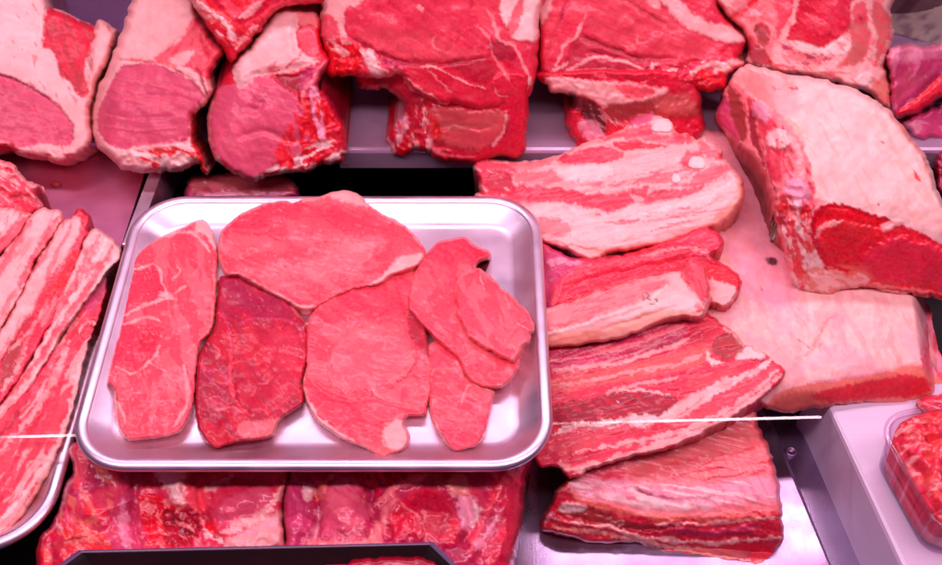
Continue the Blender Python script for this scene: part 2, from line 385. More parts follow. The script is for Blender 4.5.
# raised rear shelf with a folded front lip
def strip(name, prof, x0, x1, mat, kind='structure', label=None, cat_=None):
    L0 = [(x0, y, z) for y, z in prof]; L1 = [(x1, y, z) for y, z in prof]
    return sweep(name, [L0, L1], mat, smooth=False, kind=kind, label=label, cat_=cat_)
strip('rear_shelf', [(1.45, -.010), (.903, -.010), (.8995, -.0112), (.898, -.014), (.898, -.036), (.902, -.036), (.902, -.016), (1.45, -.016)], -.145, .62, 'steel_shelf')
strip('rear_shelf_panel', [(1.45, -.014), (.915, -.014), (.915, -.019), (1.45, -.019)], -.75, -.147, 'steel_dull')
# ------------------------------------------------------------------ left rear steel tray plate with turned-up edge
pl = [P(np.array([a]), np.array([b]), -.045)[0] for a, b in ((-120, 300), (118, 256), (152, 150), (-120, 150))]
sheet('steel_base_plate', pl, 'steel_pink', kind=None, label='dull purple steel plate lying bare behind the left belly slices', cat_='steel plate')
a0 = P(np.array([120.]), np.array([256.]), -.045)[0]; a1 = P(np.array([160.]), np.array([150.]), -.045)[0]
dv = np.array([.011, .0]); up = .016
box('steel_divider', [(a0[0]+.006, a0[1]), (a0[0]+.020, a0[1]), (a1[0]+.020, a1[1]), (a1[0]+.006, a1[1])], -.075, -.028, 'steel', label='narrow upright steel divider running back beside the bare purple plate', cat_='divider', bev=.002)
# ------------------------------------------------------------------ steel deck bottom right, seam, raised ledge
def poly(pts, z): return [tuple(P(np.array([float(a)]), np.array([float(b)]), z)[0][:2]) for a, b in pts]
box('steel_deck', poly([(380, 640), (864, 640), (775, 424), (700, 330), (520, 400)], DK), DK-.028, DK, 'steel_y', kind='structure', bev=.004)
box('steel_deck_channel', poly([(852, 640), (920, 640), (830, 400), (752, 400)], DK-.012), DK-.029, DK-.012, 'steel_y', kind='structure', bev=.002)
box('steel_ledge', poly([(937, 640), (1100, 640), (1000, 380), (813, 380), (826, 400), (902, 565)], -.075), DK-.027, -.075, 'enamel', kind='structure', bev=.005)
# small bolt in the channel
bc = P(np.array([792.]), np.array([449.]), DK-.005)[0]
def ring(c, r, z, n=20): return [(c[0]+r*math.cos(2*math.pi*k/n), c[1]+r*math.sin(2*math.pi*k/n), z) for k in range(n)]
sweep('bolt', [ring(bc, .0062, DK-.0115), ring(bc, .0062, DK-.0095), ring(bc, .0055, DK-.0085), ring(bc, .0035, DK-.0085), ring(bc, .003, DK-.0105)], 'steel_dull', label='small round steel bolt in the dark channel beside the steel ledge', cat_='bolt')
# ------------------------------------------------------------------ printed wrapping paper, top right corner
def paper():
    a = np.array([.36, 1.13, -.009]); b = np.array([.86, 1.03, -.009]); n = 110
    U, Vv = np.meshgrid(np.linspace(0, 1, n+1), np.linspace(0, 1, n+1))
    X = a[0]+(b[0]-a[0])*U; Y = a[1]+(b[1]-a[1])*U+.02*np.sin(5*U+2)*Vv-.015*Vv*Vv; Z = a[2]+.5*Vv+.01*np.sin(9*U)
    V = np.stack([X, Y, Z], -1).reshape(-1, 3); s = U*.67; t = Vv*.5      # slanting rows of smudged print
    p = (s+t)/.042; q = (s-t)/.022
    row = np.abs(p-np.floor(p)-.5); ink = (1-sst(.20, .32, row))*sst(.40, .48, fbm(p*1.5, q*1.6, 3, 2))*.85
    tint = np.array([.95, .95, .88])*(1-ink[..., None])+np.array([.50, .36, .50])*ink[..., None]
    tint = tint*(.8+.35*fbm(s*30, t*30, 5))[..., None]
    T4 = np.concatenate([tint.reshape(-1, 3), np.ones(((n+1)**2, 1))], 1); F = []
    for j in range(n):
        for i in range(n):
            k = j*(n+1)+i; F.append((k, k+1, k+n+2, k+n+1))
    m0 = len(V); per = [i for i in range(n+1)]+[j*(n+1)+n for j in range(1, n+1)]+[n*(n+1)+i for i in range(n-1, -1, -1)]+[j*(n+1) for j in range(n-1, 0, -1)]
    V = np.concatenate([V, V[per]+np.array([0, .0015, 0])]); T4 = np.concatenate([T4, T4[per]]); m = len(per)
    for k in range(m): F.append((per[(k+1) % m], per[k], m0+k, m0+(k+1) % m))
    F.append(tuple(m0+k for k in range(m)))
    o = mesh_obj('wrapping_paper', V, F, MAT['paper'], None, T4, origin=tuple(a)); tag(o, 'greyish printed wrapping paper standing in the top right corner', 'paper')
paper()
# ================================================================== STEEL TRAYS
def pan(name, x0, y0, x1, y1, r, z, depth, label, inset=.028):
    root = empty(name, ((x0+x1)/2, (y0+y1)/2, z-depth), label, 'tray'); root['org'] = tuple(root.location)
    def lp(o, zz, n=14):
        rr = max(r+o, .012); return [(a, b, z+zz) for a, b in rrect(x0-o, y0-o, x1+o, y1+o, rr, n)]
    prof = []
    prof += [(-inset-.020, -depth), (-inset-.006, -depth), (-inset-.0015, -depth+.0006), (-inset+.002, -depth+.0022)]
    prof += [(-.0105, -.0030), (-.0085, -.0014), (-.0065, -.0006)]
    base = [lp(o, zz) for o, zz in prof]
    under = [lp(-.0065, -.0026), lp(-inset+.001, -depth-.001), lp(-inset-.02, -depth-.002)]
    sweep('pan', [under[2], under[1], under[0]]+base[::-1], 'steel', root)
    rp = []
    for k in range(13):
        a = math.radians(205-k*250/12); rp.append((-.0040+.0062*math.cos(a), -.0042+.0046*math.sin(a)))
    rp.append((-.004, -.007))
    sweep('rim', [lp(o, zz) for o, zz in rp], 'steel', root, cap0=False, cap1=False)
    return root
pan('steel_tray', -.3435, .4925, .0695, .8170, .052, 0.0, .015, 'shallow brushed steel tray with rolled rim holding six pork cutlets')
wr = P(np.array([66.]), np.array([455.]), -.058)[0]; wb = P(np.array([0.]), np.array([549.]), -.058)[0]
pan('steel_tray', wr[0]-.44, wb[1], wr[0], wb[1]+.30, .06, -.058, .020, 'steel tray cut by the left edge, its rounded rim corner under belly slices')
# black plastic tray at the bottom edge
def black_tray():
    z = -.022
    Bk = [P(np.array([float(a)]), np.array([float(b)]), z)[0] for a, b in ((40, 580), (80, 551), (432, 543), (462, 572))]
    fr = [(Bk[3][0]+.002, Bk[3][1]-.16), (Bk[2][0]-.02, Bk[3][1]-.20), (Bk[1][0]+.02, Bk[3][1]-.20), (Bk[0][0]-.002, Bk[3][1]-.16)]
    pts = [tuple(p[:2]) for p in Bk]+fr
    pts = np.array(pts); ctr = pts.mean(0)
    def lp(o, zz):
        d = pts-ctr; return [(ctr[0]+a*(1+o/np.linalg.norm((a, b))), ctr[1]+b*(1+o/np.linalg.norm((a, b))), zz) for a, b in d]
    root = empty('black_tray', (ctr[0], ctr[1], z-.05), 'black plastic tray with cut corners at the bottom edge', 'tray'); root['org'] = tuple(root.location)
    sweep('pan', [lp(-.035, z-.05), lp(-.004, z-.004), lp(-.0025, z-.001), lp(-.005, z-.004), lp(-.030, z-.045)], 'pit', root, smooth=False)
    sweep('rim', [lp(-.003, z-.004), lp(-.0025, z+.0003), lp(-.001, z+.0006), lp(.0015, z), lp(.002, z-.004), lp(.0, z-.006)], 'black_rim', root, cap0=False, cap1=False, smooth=False)
    return z
black_tray()
# ================================================================== THE ROW OF JOINTS ON THE REAR SHELF
BK = (0, .28, .02); UPN = (0, -.30, .95)
relief('loin_joint', [(-40, -30), (30, -30), (47, 3), (60, 10), (78, 18), (93, 26), (99, 20), (110, 25), (117, 35), (112, 52), (104, 70), (94, 92), (90, 112), (92, 138), (86, 152), (72, 160), (61, 164), (40, 158), (20, 156), (8, 149), (-40, 138)],
    [(45, 155, .0, (.05, -.78, .62)), (45, 95, None, (.25, -.25, .94))], ext=(0, .05, -.06), base='fat', edge=(10, .025), k=.02, mat='hide', rest='fat_cap',
    label='loin joint at the far left, dark red stripe across its fat', cat_='pork joint', group='joints on the rear shelf',
    parts=[('meat_face', [(-45, 64), (0, 76), (20, 83), (42, 95), (58, 107), (70, 122), (75, 138), (70, 148), (40, 150), (18, 150), (-45, 146)])],
    feats=[('F', 20, 5, 60, .05, .3), ('P', 'fatw', [(-40, -30), (20, -30), (40, 0), (45, 30), (58, 60), (80, 90), (60, 100), (30, 80), (0, 60), (-40, 50)], 9, .45),
           ('P', 'loin', [(-45, 66), (0, 75), (20, 82), (42, 94), (58, 106), (70, 122), (74, 136), (68, 146), (45, 144), (20, 147), (0, 141), (-45, 130)], 2.5, 1, -2.5),
           ('L', 'purp', [(-10, 72), (10, 78), (30, 86), (48, 99)], 1.4, .8, -1), ('F', 12, 4, 40, .10, .2, [(-45, 66), (40, 94), (75, 136), (0, 145)]), ('S', 'loinl', 10, 3, 40, .58, .4, [(-45, 72), (40, 99), (70, 134), (0, 138)]),
           ('P', 'red', [(46, 6), (60, 12), (80, 20), (94, 27), (92, 45), (85, 62), (86, 80), (90, 94), (82, 96), (72, 84), (60, 76), (57, 62), (52, 50), (42, 45), (44, 25)], 2.5, 1, -2), ('S', 'brown', 75, 3, 14, .52, .5, [(46, 6), (94, 27), (88, 92), (60, 76)]),
           ('F', 70, 3, 30, .18, .5, [(46, 6), (94, 27), (88, 92), (60, 76)]), ('L', 'dark', [(56, 62), (68, 78), (84, 92)], 2, .6),
           ('L', 'fatw', [(46, 4), (42, 25), (42, 46)], 2.5, .6, 1.2), ('H', -2.5, [(95, 30), (88, 60), (86, 90)], 4), ('D', 3, [(97, 22), (116, 34), (104, 70), (92, 90), (86, 70)], 6),
           ('P', 'blood', [(-20, 142), (5, 144), (18, 150), (8, 153), (-20, 148)], 2), ('L', 'blood', [(8, 151), (40, 157), (62, 162), (80, 155)], 1.6, .7), ('S', 'red', 10, 3, 9, .60, .8, [(-40, 140), (20, 146), (70, 148), (88, 148), (60, 164), (0, 152)]), ('N', 1.5, 8, [(0, 145), (70, 148), (85, 150), (60, 164), (8, 152)]),
           ('S', 'red', 60, 4, 14, .70, .5)])
relief('loin_joint', [(135, -25), (131, 2), (125, 20), (116, 45), (106, 70), (96, 92), (91, 108), (90, 122), (94, 140), (102, 152), (114, 163), (128, 171), (146, 173), (165, 172), (184, 170), (196, 164), (202, 170), (207, 175), (209, 172), (205, 158), (197, 146), (193, 128), (194, 115), (200, 108), (207, 104), (212, 92), (211, 78), (218, 62), (223, 51), (214, 40), (206, 28), (198, 14), (188, -25)],
    [(150, 168, .0, (-.02, -.80, .60)), (150, 66, None, (-.25, -.28, .92)), (104, 100, None, (-.85, -.25, .45))], ext=(0, .10, -.05), base='fat', edge=(11, .03), k=.02, mat='hide', rest='fat_cap',
    label='loin joint with smooth round pinkish face, second from left in the row', cat_='pork joint', group='joints on the rear shelf',
    parts=[('meat_face', [(122, 66), (136, 63), (150, 61), (170, 68), (190, 79), (200, 86), (205, 98), (195, 110), (191, 125), (191, 140), (177, 148), (142, 149), (119, 152), (103, 142), (95, 124), (99, 103), (112, 79)])],
    feats=[('F', 108, 5, 60, .05, .3), ('P', 'leanp', [(153, 60), (172, 48), (187, 30), (197, 16), (208, 30), (223, 50), (213, 70), (208, 80), (192, 72), (172, 66)], 3, .9, -1.2), ('S', 'lean', 120, 4, 16, .54, .7, [(160, 58), (187, 30), (197, 16), (223, 50), (208, 80), (190, 70)]),
           ('P', 'fat', [(168, 60), (184, 52), (195, 50), (188, 60), (180, 67)], 2.5, .9, 1), ('L', 'red', [(200, 35), (203, 50), (212, 66), (210, 78)], 2.5, .8, -1.5), ('P', 'fat', [(176, 68), (190, 69), (197, 80), (187, 77)], 2, .9, 1.2), ('L', 'dark', [(196, 68), (202, 82), (207, 96)], 1.6, .8, -1.5),
           ('P', 'loin', [(123, 67), (136, 65), (150, 63), (170, 70), (190, 80), (199, 87), (203, 98), (194, 109), (190, 125), (189, 138), (177, 144), (142, 145), (120, 149), (105, 141), (97, 124), (101, 103), (113, 79)], 2, 1, -2),
           ('F', 14, 4, 45, .09, .2, [(123, 67), (199, 87), (189, 138), (120, 149), (97, 124)]), ('S', 'loinl', 14, 2.2, 34, .60, .5, [(118, 75), (195, 90), (186, 130), (112, 140)]), ('L', 'red', [(120, 60), (150, 62), (170, 67), (190, 78)], 1.2, .7, -1.5),
           ('H', -.6, [(102, 92), (130, 96), (170, 96), (195, 102)], 2), ('H', -.5, [(100, 112), (140, 118), (180, 115)], 2), ('L', 'loinl', [(112, 98), (140, 102), (170, 106)], .8, .6, .3), ('L', 'loinl', [(120, 80), (150, 84), (182, 92)], .8, .6, .3), ('L', 'loinl', [(105, 125), (140, 131), (175, 128)], .8, .6, .8),
           ('N', 3, 9, [(120, 150), (150, 148), (190, 140), (205, 172), (130, 173)]), ('S', 'blood', 20, 4, 9, .52, .95, [(135, 150), (170, 147), (192, 138), (206, 174), (150, 172)]), ('S', 'fatw', 30, 4, 9, .55, .8, [(120, 150), (150, 148), (190, 142), (200, 165), (130, 173)]),
           ('P', 'blood', [(192, 112), (197, 122), (201, 145), (208, 172), (203, 172), (194, 150), (190, 135)], 2, .9), ('L', 'dark', [(191, 118), (194, 140)], 1.5, .7)])
relief('rib_chop', [(185, -25), (192, 3), (201, 17), (213, 36), (222, 48), (231, 63), (241, 54), (252, 42), (263, 27), (270, 18), (285, 8), (300, 5), (328, 1), (335, -25)],
    [(231, 60, .085, (0, -.85, .52))], ext=BK, base='red', edge=(7, .02), rest='meat',
    label='red V-shaped chop end wedged behind the second and third loin joints', cat_='pork joint', group='joints on the rear shelf',
    feats=[('P', 'leanp', [(203, -25), (218, -5), (231, 14), (239, 15), (262, -2), (276, -25)], 3, .95, -2), ('F', 60, 3, 20, .14, .4), ('S', 'fat', 50, 5, 12, .52, .9, [(188, -10), (205, 5), (232, 22), (236, 45), (215, 35), (195, 8)]), ('L', 'fatw', [(195, 0), (210, 12), (228, 26), (232, 40)], 3, .8, 1.5),
           ('L', 'fat', [(240, 18), (255, 8), (270, -5), (300, -8)], 3, .75, 1.2), ('L', 'fat', [(236, 50), (246, 36), (258, 26)], 3.5, .8, 1), ('S', 'blood', 40, 4, 9, .55, .8), ('L', 'leanp', [(245, 26), (265, 14), (280, 4), (325, -2)], 2, .8)])
relief('loin_joint', [(262, 28), (272, 12), (285, 6), (297, 8), (315, 10), (322, 22), (321, 40), (326, 52), (331, 60), (324, 72), (318, 85), (330, 98), (340, 112), (345, 128), (348, 148), (342, 163), (322, 165), (305, 172), (294, 173), (275, 176), (262, 179), (251, 182), (234, 173), (217, 160), (209, 142), (207, 118), (211, 102), (219, 88), (228, 72), (236, 60), (250, 47)],
    [(255, 178, .0, (-.05, -.82, .57)), (268, 76, None, (-.15, -.30, .94)), (216, 95, None, (-.8, -.3, .5)), (320, 140, None, (.55, -.75, .35))], ext=BK, base='red', edge=(9, .022), k=.016, rest='trimmings',
    label='loin joint with a thick fat flap folded over its top and rib bones right', cat_='pork joint', group='joints on the rear shelf',
    parts=[('fat_flap', [(230, 67), (244, 50), (262, 26), (272, 10), (285, 3), (299, 10), (299, 27), (297, 38), (301, 50), (311, 60), (321, 63), (305, 67), (290, 73), (270, 75), (255, 79), (246, 89), (236, 87), (232, 75)]),
           ('meat_face', [(222, 85), (246, 78), (265, 73), (282, 84), (297, 97), (307, 115), (314, 135), (308, 150), (290, 160), (275, 167), (258, 178), (245, 178), (222, 166), (208, 145), (206, 118), (213, 98)]),
           ('rib_bone', [(308, 88), (318, 84), (326, 120), (328, 142), (318, 145), (312, 120)])],
    feats=[('P', 'loin', [(222, 86), (240, 84), (258, 75), (278, 84), (294, 96), (305, 115), (311, 135), (305, 150), (290, 158), (275, 165), (258, 176), (245, 176), (225, 163), (211, 145), (209, 118), (214, 98)], 2.5, 1, 1), ('F', 14, 4, 40, .09, .2, [(222, 86), (278, 84), (311, 135), (258, 176), (209, 130)]),
           ('S', 'loinl', 18, 2.5, 34, .60, .5, [(222, 90), (275, 88), (305, 135), (258, 170), (212, 130)]), ('H', -2.5, [(235, 138), (262, 132), (290, 140), (308, 136)], 4), ('H', -2, [(262, 100), (258, 108), (245, 106)], 3), ('L', 'dark', [(254, 95), (258, 97), (262, 96)], 1.6, .6), ('L', 'fat', [(214, 96), (208, 120), (211, 145), (222, 164)], 2.2, .8),
           ('P', 'fatw', [(231, 68), (245, 50), (262, 27), (272, 11), (285, 5), (298, 12), (298, 26), (296, 38), (300, 50), (311, 59), (320, 62), (305, 66), (290, 72), (270, 74), (255, 78), (245, 88), (236, 85), (233, 74)], 2, .75), ('D', 5, [(231, 68), (245, 50), (262, 27), (272, 11), (285, 5), (298, 12), (298, 26), (296, 38), (300, 50), (311, 59), (320, 62), (305, 66), (290, 72), (270, 74), (255, 78), (245, 88), (236, 85), (233, 74)], 9), ('F', 60, 4, 20, .08, .4), ('P', 'fat', [(250, 62), (280, 55), (300, 52), (316, 60), (290, 70), (258, 74)], 5, .8), ('S', 'red', -25, 4, 12, .60, .7, [(275, 60), (300, 50), (318, 60), (290, 72), (268, 74)]),
           ('P', 'leanp', [(299, 28), (310, 27), (318, 38), (319, 54), (310, 57), (302, 48), (297, 38)], 2, 1, 1), ('P', 'pink', [(298, 9), (315, 10), (321, 26), (310, 25), (299, 24)], 2.5), ('L', 'blood', [(320, 15), (319, 40), (324, 56)], 2.2, .9, -1),
           ('P', 'dark', [(275, 78), (295, 74), (312, 70), (305, 90), (292, 92)], 3, .85, -2), ('P', 'memb', [(302, 72), (322, 64), (330, 60), (318, 84), (312, 92), (302, 95)], 3, .7), ('L', 'pink', [(325, 62), (312, 80), (303, 95), (308, 120)], 2.5, .8, 1.5),
           ('P', 'lil', [(309, 90), (317, 88), (323, 112), (326, 138), (319, 140), (314, 118)], 2, .9, 2.5), ('P', 'dark', [(324, 85), (332, 98), (346, 112), (348, 132), (338, 122), (330, 110)], 3, .9, -2), ('L', 'blood', [(320, 100), (328, 125), (334, 148)], 2.5, .9),  # the dark patch at right paints the rib body's shaded back
           ('S', 'blood', 70, 4, 11, .50, .9, [(304, 100), (345, 120), (347, 165), (300, 170), (270, 172)]), ('S', 'fatw', -25, 3.5, 10, .54, .9, [(262, 172), (300, 152), (325, 140), (347, 148), (340, 164), (260, 182)]), ('N', 3.2, 9, [(300, 85), (348, 110), (348, 165), (270, 178), (300, 145)])])
relief('shoulder_joint', [(325, -25), (322, 8), (320, 25), (321, 40), (327, 58), (326, 72), (335, 77), (352, 76), (365, 77), (384, 79), (400, 75), (405, 84), (414, 93), (430, 102), (460, 107), (485, 111), (507, 106), (520, 100), (530, 94), (535, 80), (538, 60), (539, 15), (537, -25)],
    [(470, 108, .058, (0, -.83, .56)), (335, 40, None, (-.5, -.7, .5)), (525, 50, None, (.55, -.65, .5))], ext=(0, .25, .03), base='lean', edge=(10, .028), k=.018, rest='meat', mat='wet',
    label='large red shoulder joint, top centre of the row, lean heart and white fat seams', cat_='pork joint', group='joints on the rear shelf',
    parts=[('bone_edge', [(318, 38), (350, 36), (362, 48), (384, 62), (404, 70), (402, 80), (320, 82)]), ('fat_edge', [(508, 2), (518, -25), (545, -25), (545, 60), (535, 62), (524, 44), (510, 36)])],
    feats=[('P', 'lean', [(345, 10), (365, 3), (380, -25), (465, -25), (472, 10), (480, 25), (490, 35), (492, 48), (487, 57), (470, 58), (450, 62), (430, 62), (400, 60), (375, 50), (360, 40), (348, 35)], 3, 1, 1.5), ('P', 'tan', [(352, 34), (375, 28), (420, 30), (460, 45), (480, 57), (440, 62), (400, 60), (372, 48)], 8, .25),
           ('F', 35, 3.5, 30, .12, .25), ('S', 'leanp', 30, 8, 34, .54, .35), ('V', 'pink', 16, .02, .4, [(350, 0), (490, 0), (490, 58), (400, 60), (350, 35)]), ('P', 'fat', [(322, -25), (372, -25), (362, 2), (345, 10), (346, 34), (340, 36), (322, 30)], 3, .95, 1), ('P', 'lean', [(322, 15), (333, 17), (341, 33), (331, 37), (322, 30)], 2.5, .9), ('L', 'red', [(320, 28), (330, 38), (348, 38)], 1.5, .6),
           ('H', -2.2, [(352, 40), (385, 56), (410, 63), (440, 64), (490, 57)], 2.2), ('L', 'dark', [(352, 39), (385, 55), (412, 62)], 1.5, .7), ('P', 'blood', [(322, 44), (345, 40), (358, 48), (357, 74), (325, 76), (327, 60)], 3), ('S', 'fat', 30, 5, 10, .50, .95, [(326, 40), (356, 44), (385, 64), (400, 74), (355, 76), (345, 60)]), ('N', 4, 9, [(320, 40), (356, 42), (400, 66), (400, 78), (325, 76)]),
           ('P', 'fatw', [(364, 52), (372, 50), (378, 64), (384, 76), (374, 76), (366, 64)], 2.5, .9, 2), ('L', 'purp', [(381, 62), (395, 64), (412, 69)], 3, .8, -1), ('L', 'fat', [(384, 78), (398, 75), (404, 84), (416, 95), (434, 101), (455, 106)], 2, .85, 1),
           ('P', 'red', [(406, 66), (440, 64), (487, 58), (505, 75), (515, 92), (500, 105), (470, 108), (430, 100), (410, 85)], 2.5), ('P', 'dark', [(446, 62), (470, 60), (484, 58), (494, 72), (482, 84), (466, 76)], 3, .5), ('L', 'fat', [(420, 66), (436, 68), (455, 78), (470, 84), (486, 89)], 1.0, .8, .5), ('L', 'fat', [(404, 76), (418, 88), (440, 100)], 1.2, .8, .6), ('L', 'pink', [(428, 70), (440, 82), (452, 92)], 1, .8), ('P', 'red', [(496, 76), (508, 74), (516, 84), (510, 94), (498, 94), (494, 86)], 2, 1, 1.5), ('L', 'pink', [(494, 86), (498, 95), (510, 96)], 1, .9),
           ('P', 'dark', [(490, 42), (500, 40), (514, 52), (514, 60), (502, 62), (493, 54)], 2, .75), ('P', 'red', [(505, 60), (520, 70), (532, 86), (524, 97), (514, 86)], 2.5, .9), ('P', 'leanp', [(472, -25), (505, -25), (500, 5), (494, 20), (496, 36), (484, 26), (474, 8)], 3, .7), ('P', 'fatw', [(500, 2), (520, -20), (540, -20), (540, 32), (526, 42), (510, 34)], 3, .95, 1.2),
           ('P', 'leanp', [(505, 30), (516, 4), (524, -2), (520, 25), (512, 35)], 2, .85), ('L', 'fat', [(488, 10), (496, 28), (500, 40), (514, 46), (522, 62), (530, 82)], 2.0, .7, .5), ('L', 'pink', [(474, 24), (490, 38), (494, 56), (506, 74), (515, 90)], 1.3, .7), ('L', 'fatw', [(515, 92), (525, 86), (531, 80)], 3, .8), ('P', 'lean', [(516, 45), (530, 42), (537, 55), (534, 78), (526, 66)], 3, .8), ('L', 'pink', [(436, 36), (432, 44), (438, 50), (450, 52)], .8, .7), ('L', 'fat', [(418, 8), (424, 9)], 3, .8)])
relief('shoulder_joint', [(357, 70), (358, 84), (366, 90), (380, 89), (392, 92), (402, 102), (404, 112), (396, 118), (388, 130), (386, 142), (391, 154), (402, 158), (412, 151), (420, 151), (432, 157), (449, 163), (477, 164), (498, 157), (519, 157), (526, 140), (528, 100), (520, 70), (420, 70)],
    [(460, 161, -.004, (0, -.9, .43)), (410, 130, None, (-.55, -.7, .4))], ext=(0, .25, 0), base='red', edge=(9, .025), rest='meat',
    label='smaller joint under the top centre shoulder joint, tan oval face and rib end', cat_='pork joint', group='joints on the rear shelf',
    parts=[('rib_bone', [(384, 128), (400, 112), (414, 112), (412, 150), (402, 160), (388, 152)])],
    feats=[('P', 'tan', [(428, 112), (440, 107), (470, 111), (500, 111), (508, 118), (503, 130), (490, 146), (470, 150), (448, 146), (432, 135)], 4, .8, 1.5), ('S', 'lean', 5, 4, 30, .52, .4, [(428, 112), (505, 112), (500, 140), (470, 150), (435, 140)]), ('F', 5, 4, 40, .15, .4), ('H', -2, [(432, 130), (455, 124), (480, 128), (500, 122)], 3), ('L', 'fat', [(507, 112), (506, 124), (500, 136), (492, 147)], 1.6, .85, 1), ('L', 'dark', [(509, 112), (507, 126), (503, 138)], 1.2, .7),
           ('P', 'lil', [(396, 118), (404, 112), (410, 120), (404, 134), (396, 142)], 3, .8, 1.5), ('S', 'fat', 80, 4, 10, .55, .8, [(386, 130), (425, 105), (430, 155), (392, 158)]), ('S', 'blood', 60, 5, 10, .52, .8, [(386, 115), (430, 105), (440, 160), (392, 158)]), ('P', 'dark', [(370, 75), (400, 88), (425, 95), (425, 108), (405, 104), (380, 88)], 4, .6), ('L', 'leanp', [(358, 76), (370, 86), (392, 90)], 2.5, .7), ('N', 2.5, 9, [(384, 110), (432, 105), (450, 165), (388, 158)]), ('L', 'pink', [(425, 148), (450, 156), (480, 157)], 2, .5)])
relief('shoulder_joint', [(538, -25), (538, 25), (539, 60), (542, 75), (556, 77), (580, 79), (617, 81), (650, 87), (672, 87), (688, 85), (700, 91), (724, 90), (729, 76), (745, 64), (740, 58), (746, 47), (745, 37), (731, 23), (718, 6), (712, -25)],
    [(630, 84, .062, (.02, -.83, .55)), (560, 30, None, (-.4, -.7, .6)), (715, 40, None, (.3, -.6, .7))], ext=(0, .25, .03), base='lean', edge=(9, .025), k=.018,
    label='red shoulder joint with a pale fat stripe, right of the large centre joint', cat_='pork joint', group='joints on the rear shelf',
    parts=[('bone_end', [(688, 74), (702, 68), (727, 70), (727, 92), (700, 94), (690, 86)])], rest='meat',
    feats=[('F', 22, 3.5, 34, .12, .25), ('S', 'leanp', 20, 8, 34, .54, .35), ('P', 'tan', [(590, 0), (640, -10), (680, 20), (720, 48), (690, 60), (640, 60), (600, 40)], 10, .2), ('P', 'fat', [(538, -25), (560, -25), (553, 2), (546, 18), (538, 24)], 3, .9, 1), ('L', 'purp', [(572, -5), (562, 15), (553, 40), (545, 60)], 1.2, .8, -1.5), ('L', 'fat', [(586, 15), (576, 36), (564, 48), (556, 68)], 1.7, .85, .8), ('P', 'leanp', [(542, 45), (550, 22), (560, 15), (556, 38), (548, 60)], 3, .6), ('P', 'leanp', [(565, 0), (590, -5), (588, 22), (575, 22)], 4, .5),
           ('P', 'dark', [(563, 62), (580, 37), (610, 47), (650, 62), (662, 77), (640, 80), (600, 74), (580, 70), (562, 74)], 2.5, .55), ('H', -3, [(580, 36), (608, 46), (640, 58), (680, 60)], 2.5), ('H', -2, [(585, 52), (620, 58), (650, 64)], 2.5), ('L', 'dark', [(582, 37), (608, 46), (642, 59)], 1.6, .7), ('L', 'fat', [(564, 74), (580, 64), (600, 57), (625, 62), (645, 70)], 1.2, .8, .6), ('L', 'fat', [(558, 74), (580, 72), (605, 70), (640, 72)], 1.4, .6), ('L', 'fatw', [(545, 76), (560, 68), (568, 62)], 2, .7),
           ('P', 'fat', [(655, -8), (668, -8), (700, 18), (735, 29), (745, 38), (732, 43), (705, 36), (680, 22)], 3, .95, 1.2), ('P', 'fat', [(625, -25), (650, -25), (660, 4), (652, 6)], 3, .7), ('L', 'dark', [(630, 2), (650, 16), (665, 24)], 1.6, .5, -1), ('L', 'pink', [(638, 34), (638, 44), (650, 42)], .8, .8), ('L', 'pink', [(664, 36), (675, 32), (684, 31)], 1, .8), ('P', 'red', [(722, 50), (738, 42), (746, 46), (742, 56), (728, 58)], 2.5, .8, -1.5),
           ('L', 'fat', [(690, 78), (705, 66), (725, 64), (744, 60)], 2.6, .85, 1.5), ('S', 'fatw', -20, 4, 10, .53, .9, [(648, 66), (700, 60), (742, 58), (725, 75), (690, 84), (650, 82)]), ('P', 'blood', [(690, 76), (704, 71), (725, 74), (724, 88), (704, 90), (692, 85)], 2.5), ('N', 3, 8, [(645, 64), (742, 58), (725, 90), (690, 88), (650, 84)]), ('L', 'fat', [(651, 62), (652, 74), (654, 84)], 1.6, .9), ('S', 'dark', 30, 3, 7, .55, .7, [(690, 76), (725, 74), (724, 90), (692, 86)])])
relief('shoulder_joint', [(545, 70), (547, 85), (552, 93), (572, 97), (568, 112), (566, 125), (573, 141), (590, 165), (680, 170), (697, 142), (706, 128), (702, 112), (700, 92), (690, 70)],
    [(640, 150, .0, (.0, -.88, .48)), (690, 110, None, (.5, -.7, .5)), (580, 120, None, (-.35, -.85, .3))], ext=(0, .25, 0), base='red', edge=(9, .025), rest='meat',
    label='browning joint tucked under the right shoulder joint behind the belly slices', cat_='pork joint', group='joints on the rear shelf',
    feats=[('F', 15, 4, 30, .15, .5), ('P', 'fat', [(546, 78), (575, 80), (600, 82), (618, 82), (655, 88), (668, 91), (660, 99), (632, 104), (604, 106), (588, 98), (552, 92)], 3, .95, 2.5), ('P', 'leanp', [(616, 84), (640, 86), (655, 90), (650, 97), (628, 98)], 2.5, .9), ('P', 'brown', [(606, 106), (640, 102), (668, 94), (702, 98), (704, 114), (664, 118), (630, 116), (614, 124)], 4, .85), ('P', 'tan', [(655, 98), (690, 92), (700, 100), (690, 112), (662, 112)], 5, .7), 
           ('P', 'blk', [(552, 94), (590, 100), (606, 122), (600, 140), (580, 112), (565, 110)], 4, .85, -5), ('P', 'lil', [(578, 124), (594, 120), (606, 140), (588, 142)], 3, .75, 1), ('P', 'lean', [(680, 84), (700, 90), (702, 108), (692, 100)], 3, .7), ('S', 'fat', 40, 3, 9, .60, .6, [(590, 95), (630, 105), (625, 130), (600, 125)]), ('N', 2, 10)])  # the black patch paints the shade of the hollow at left
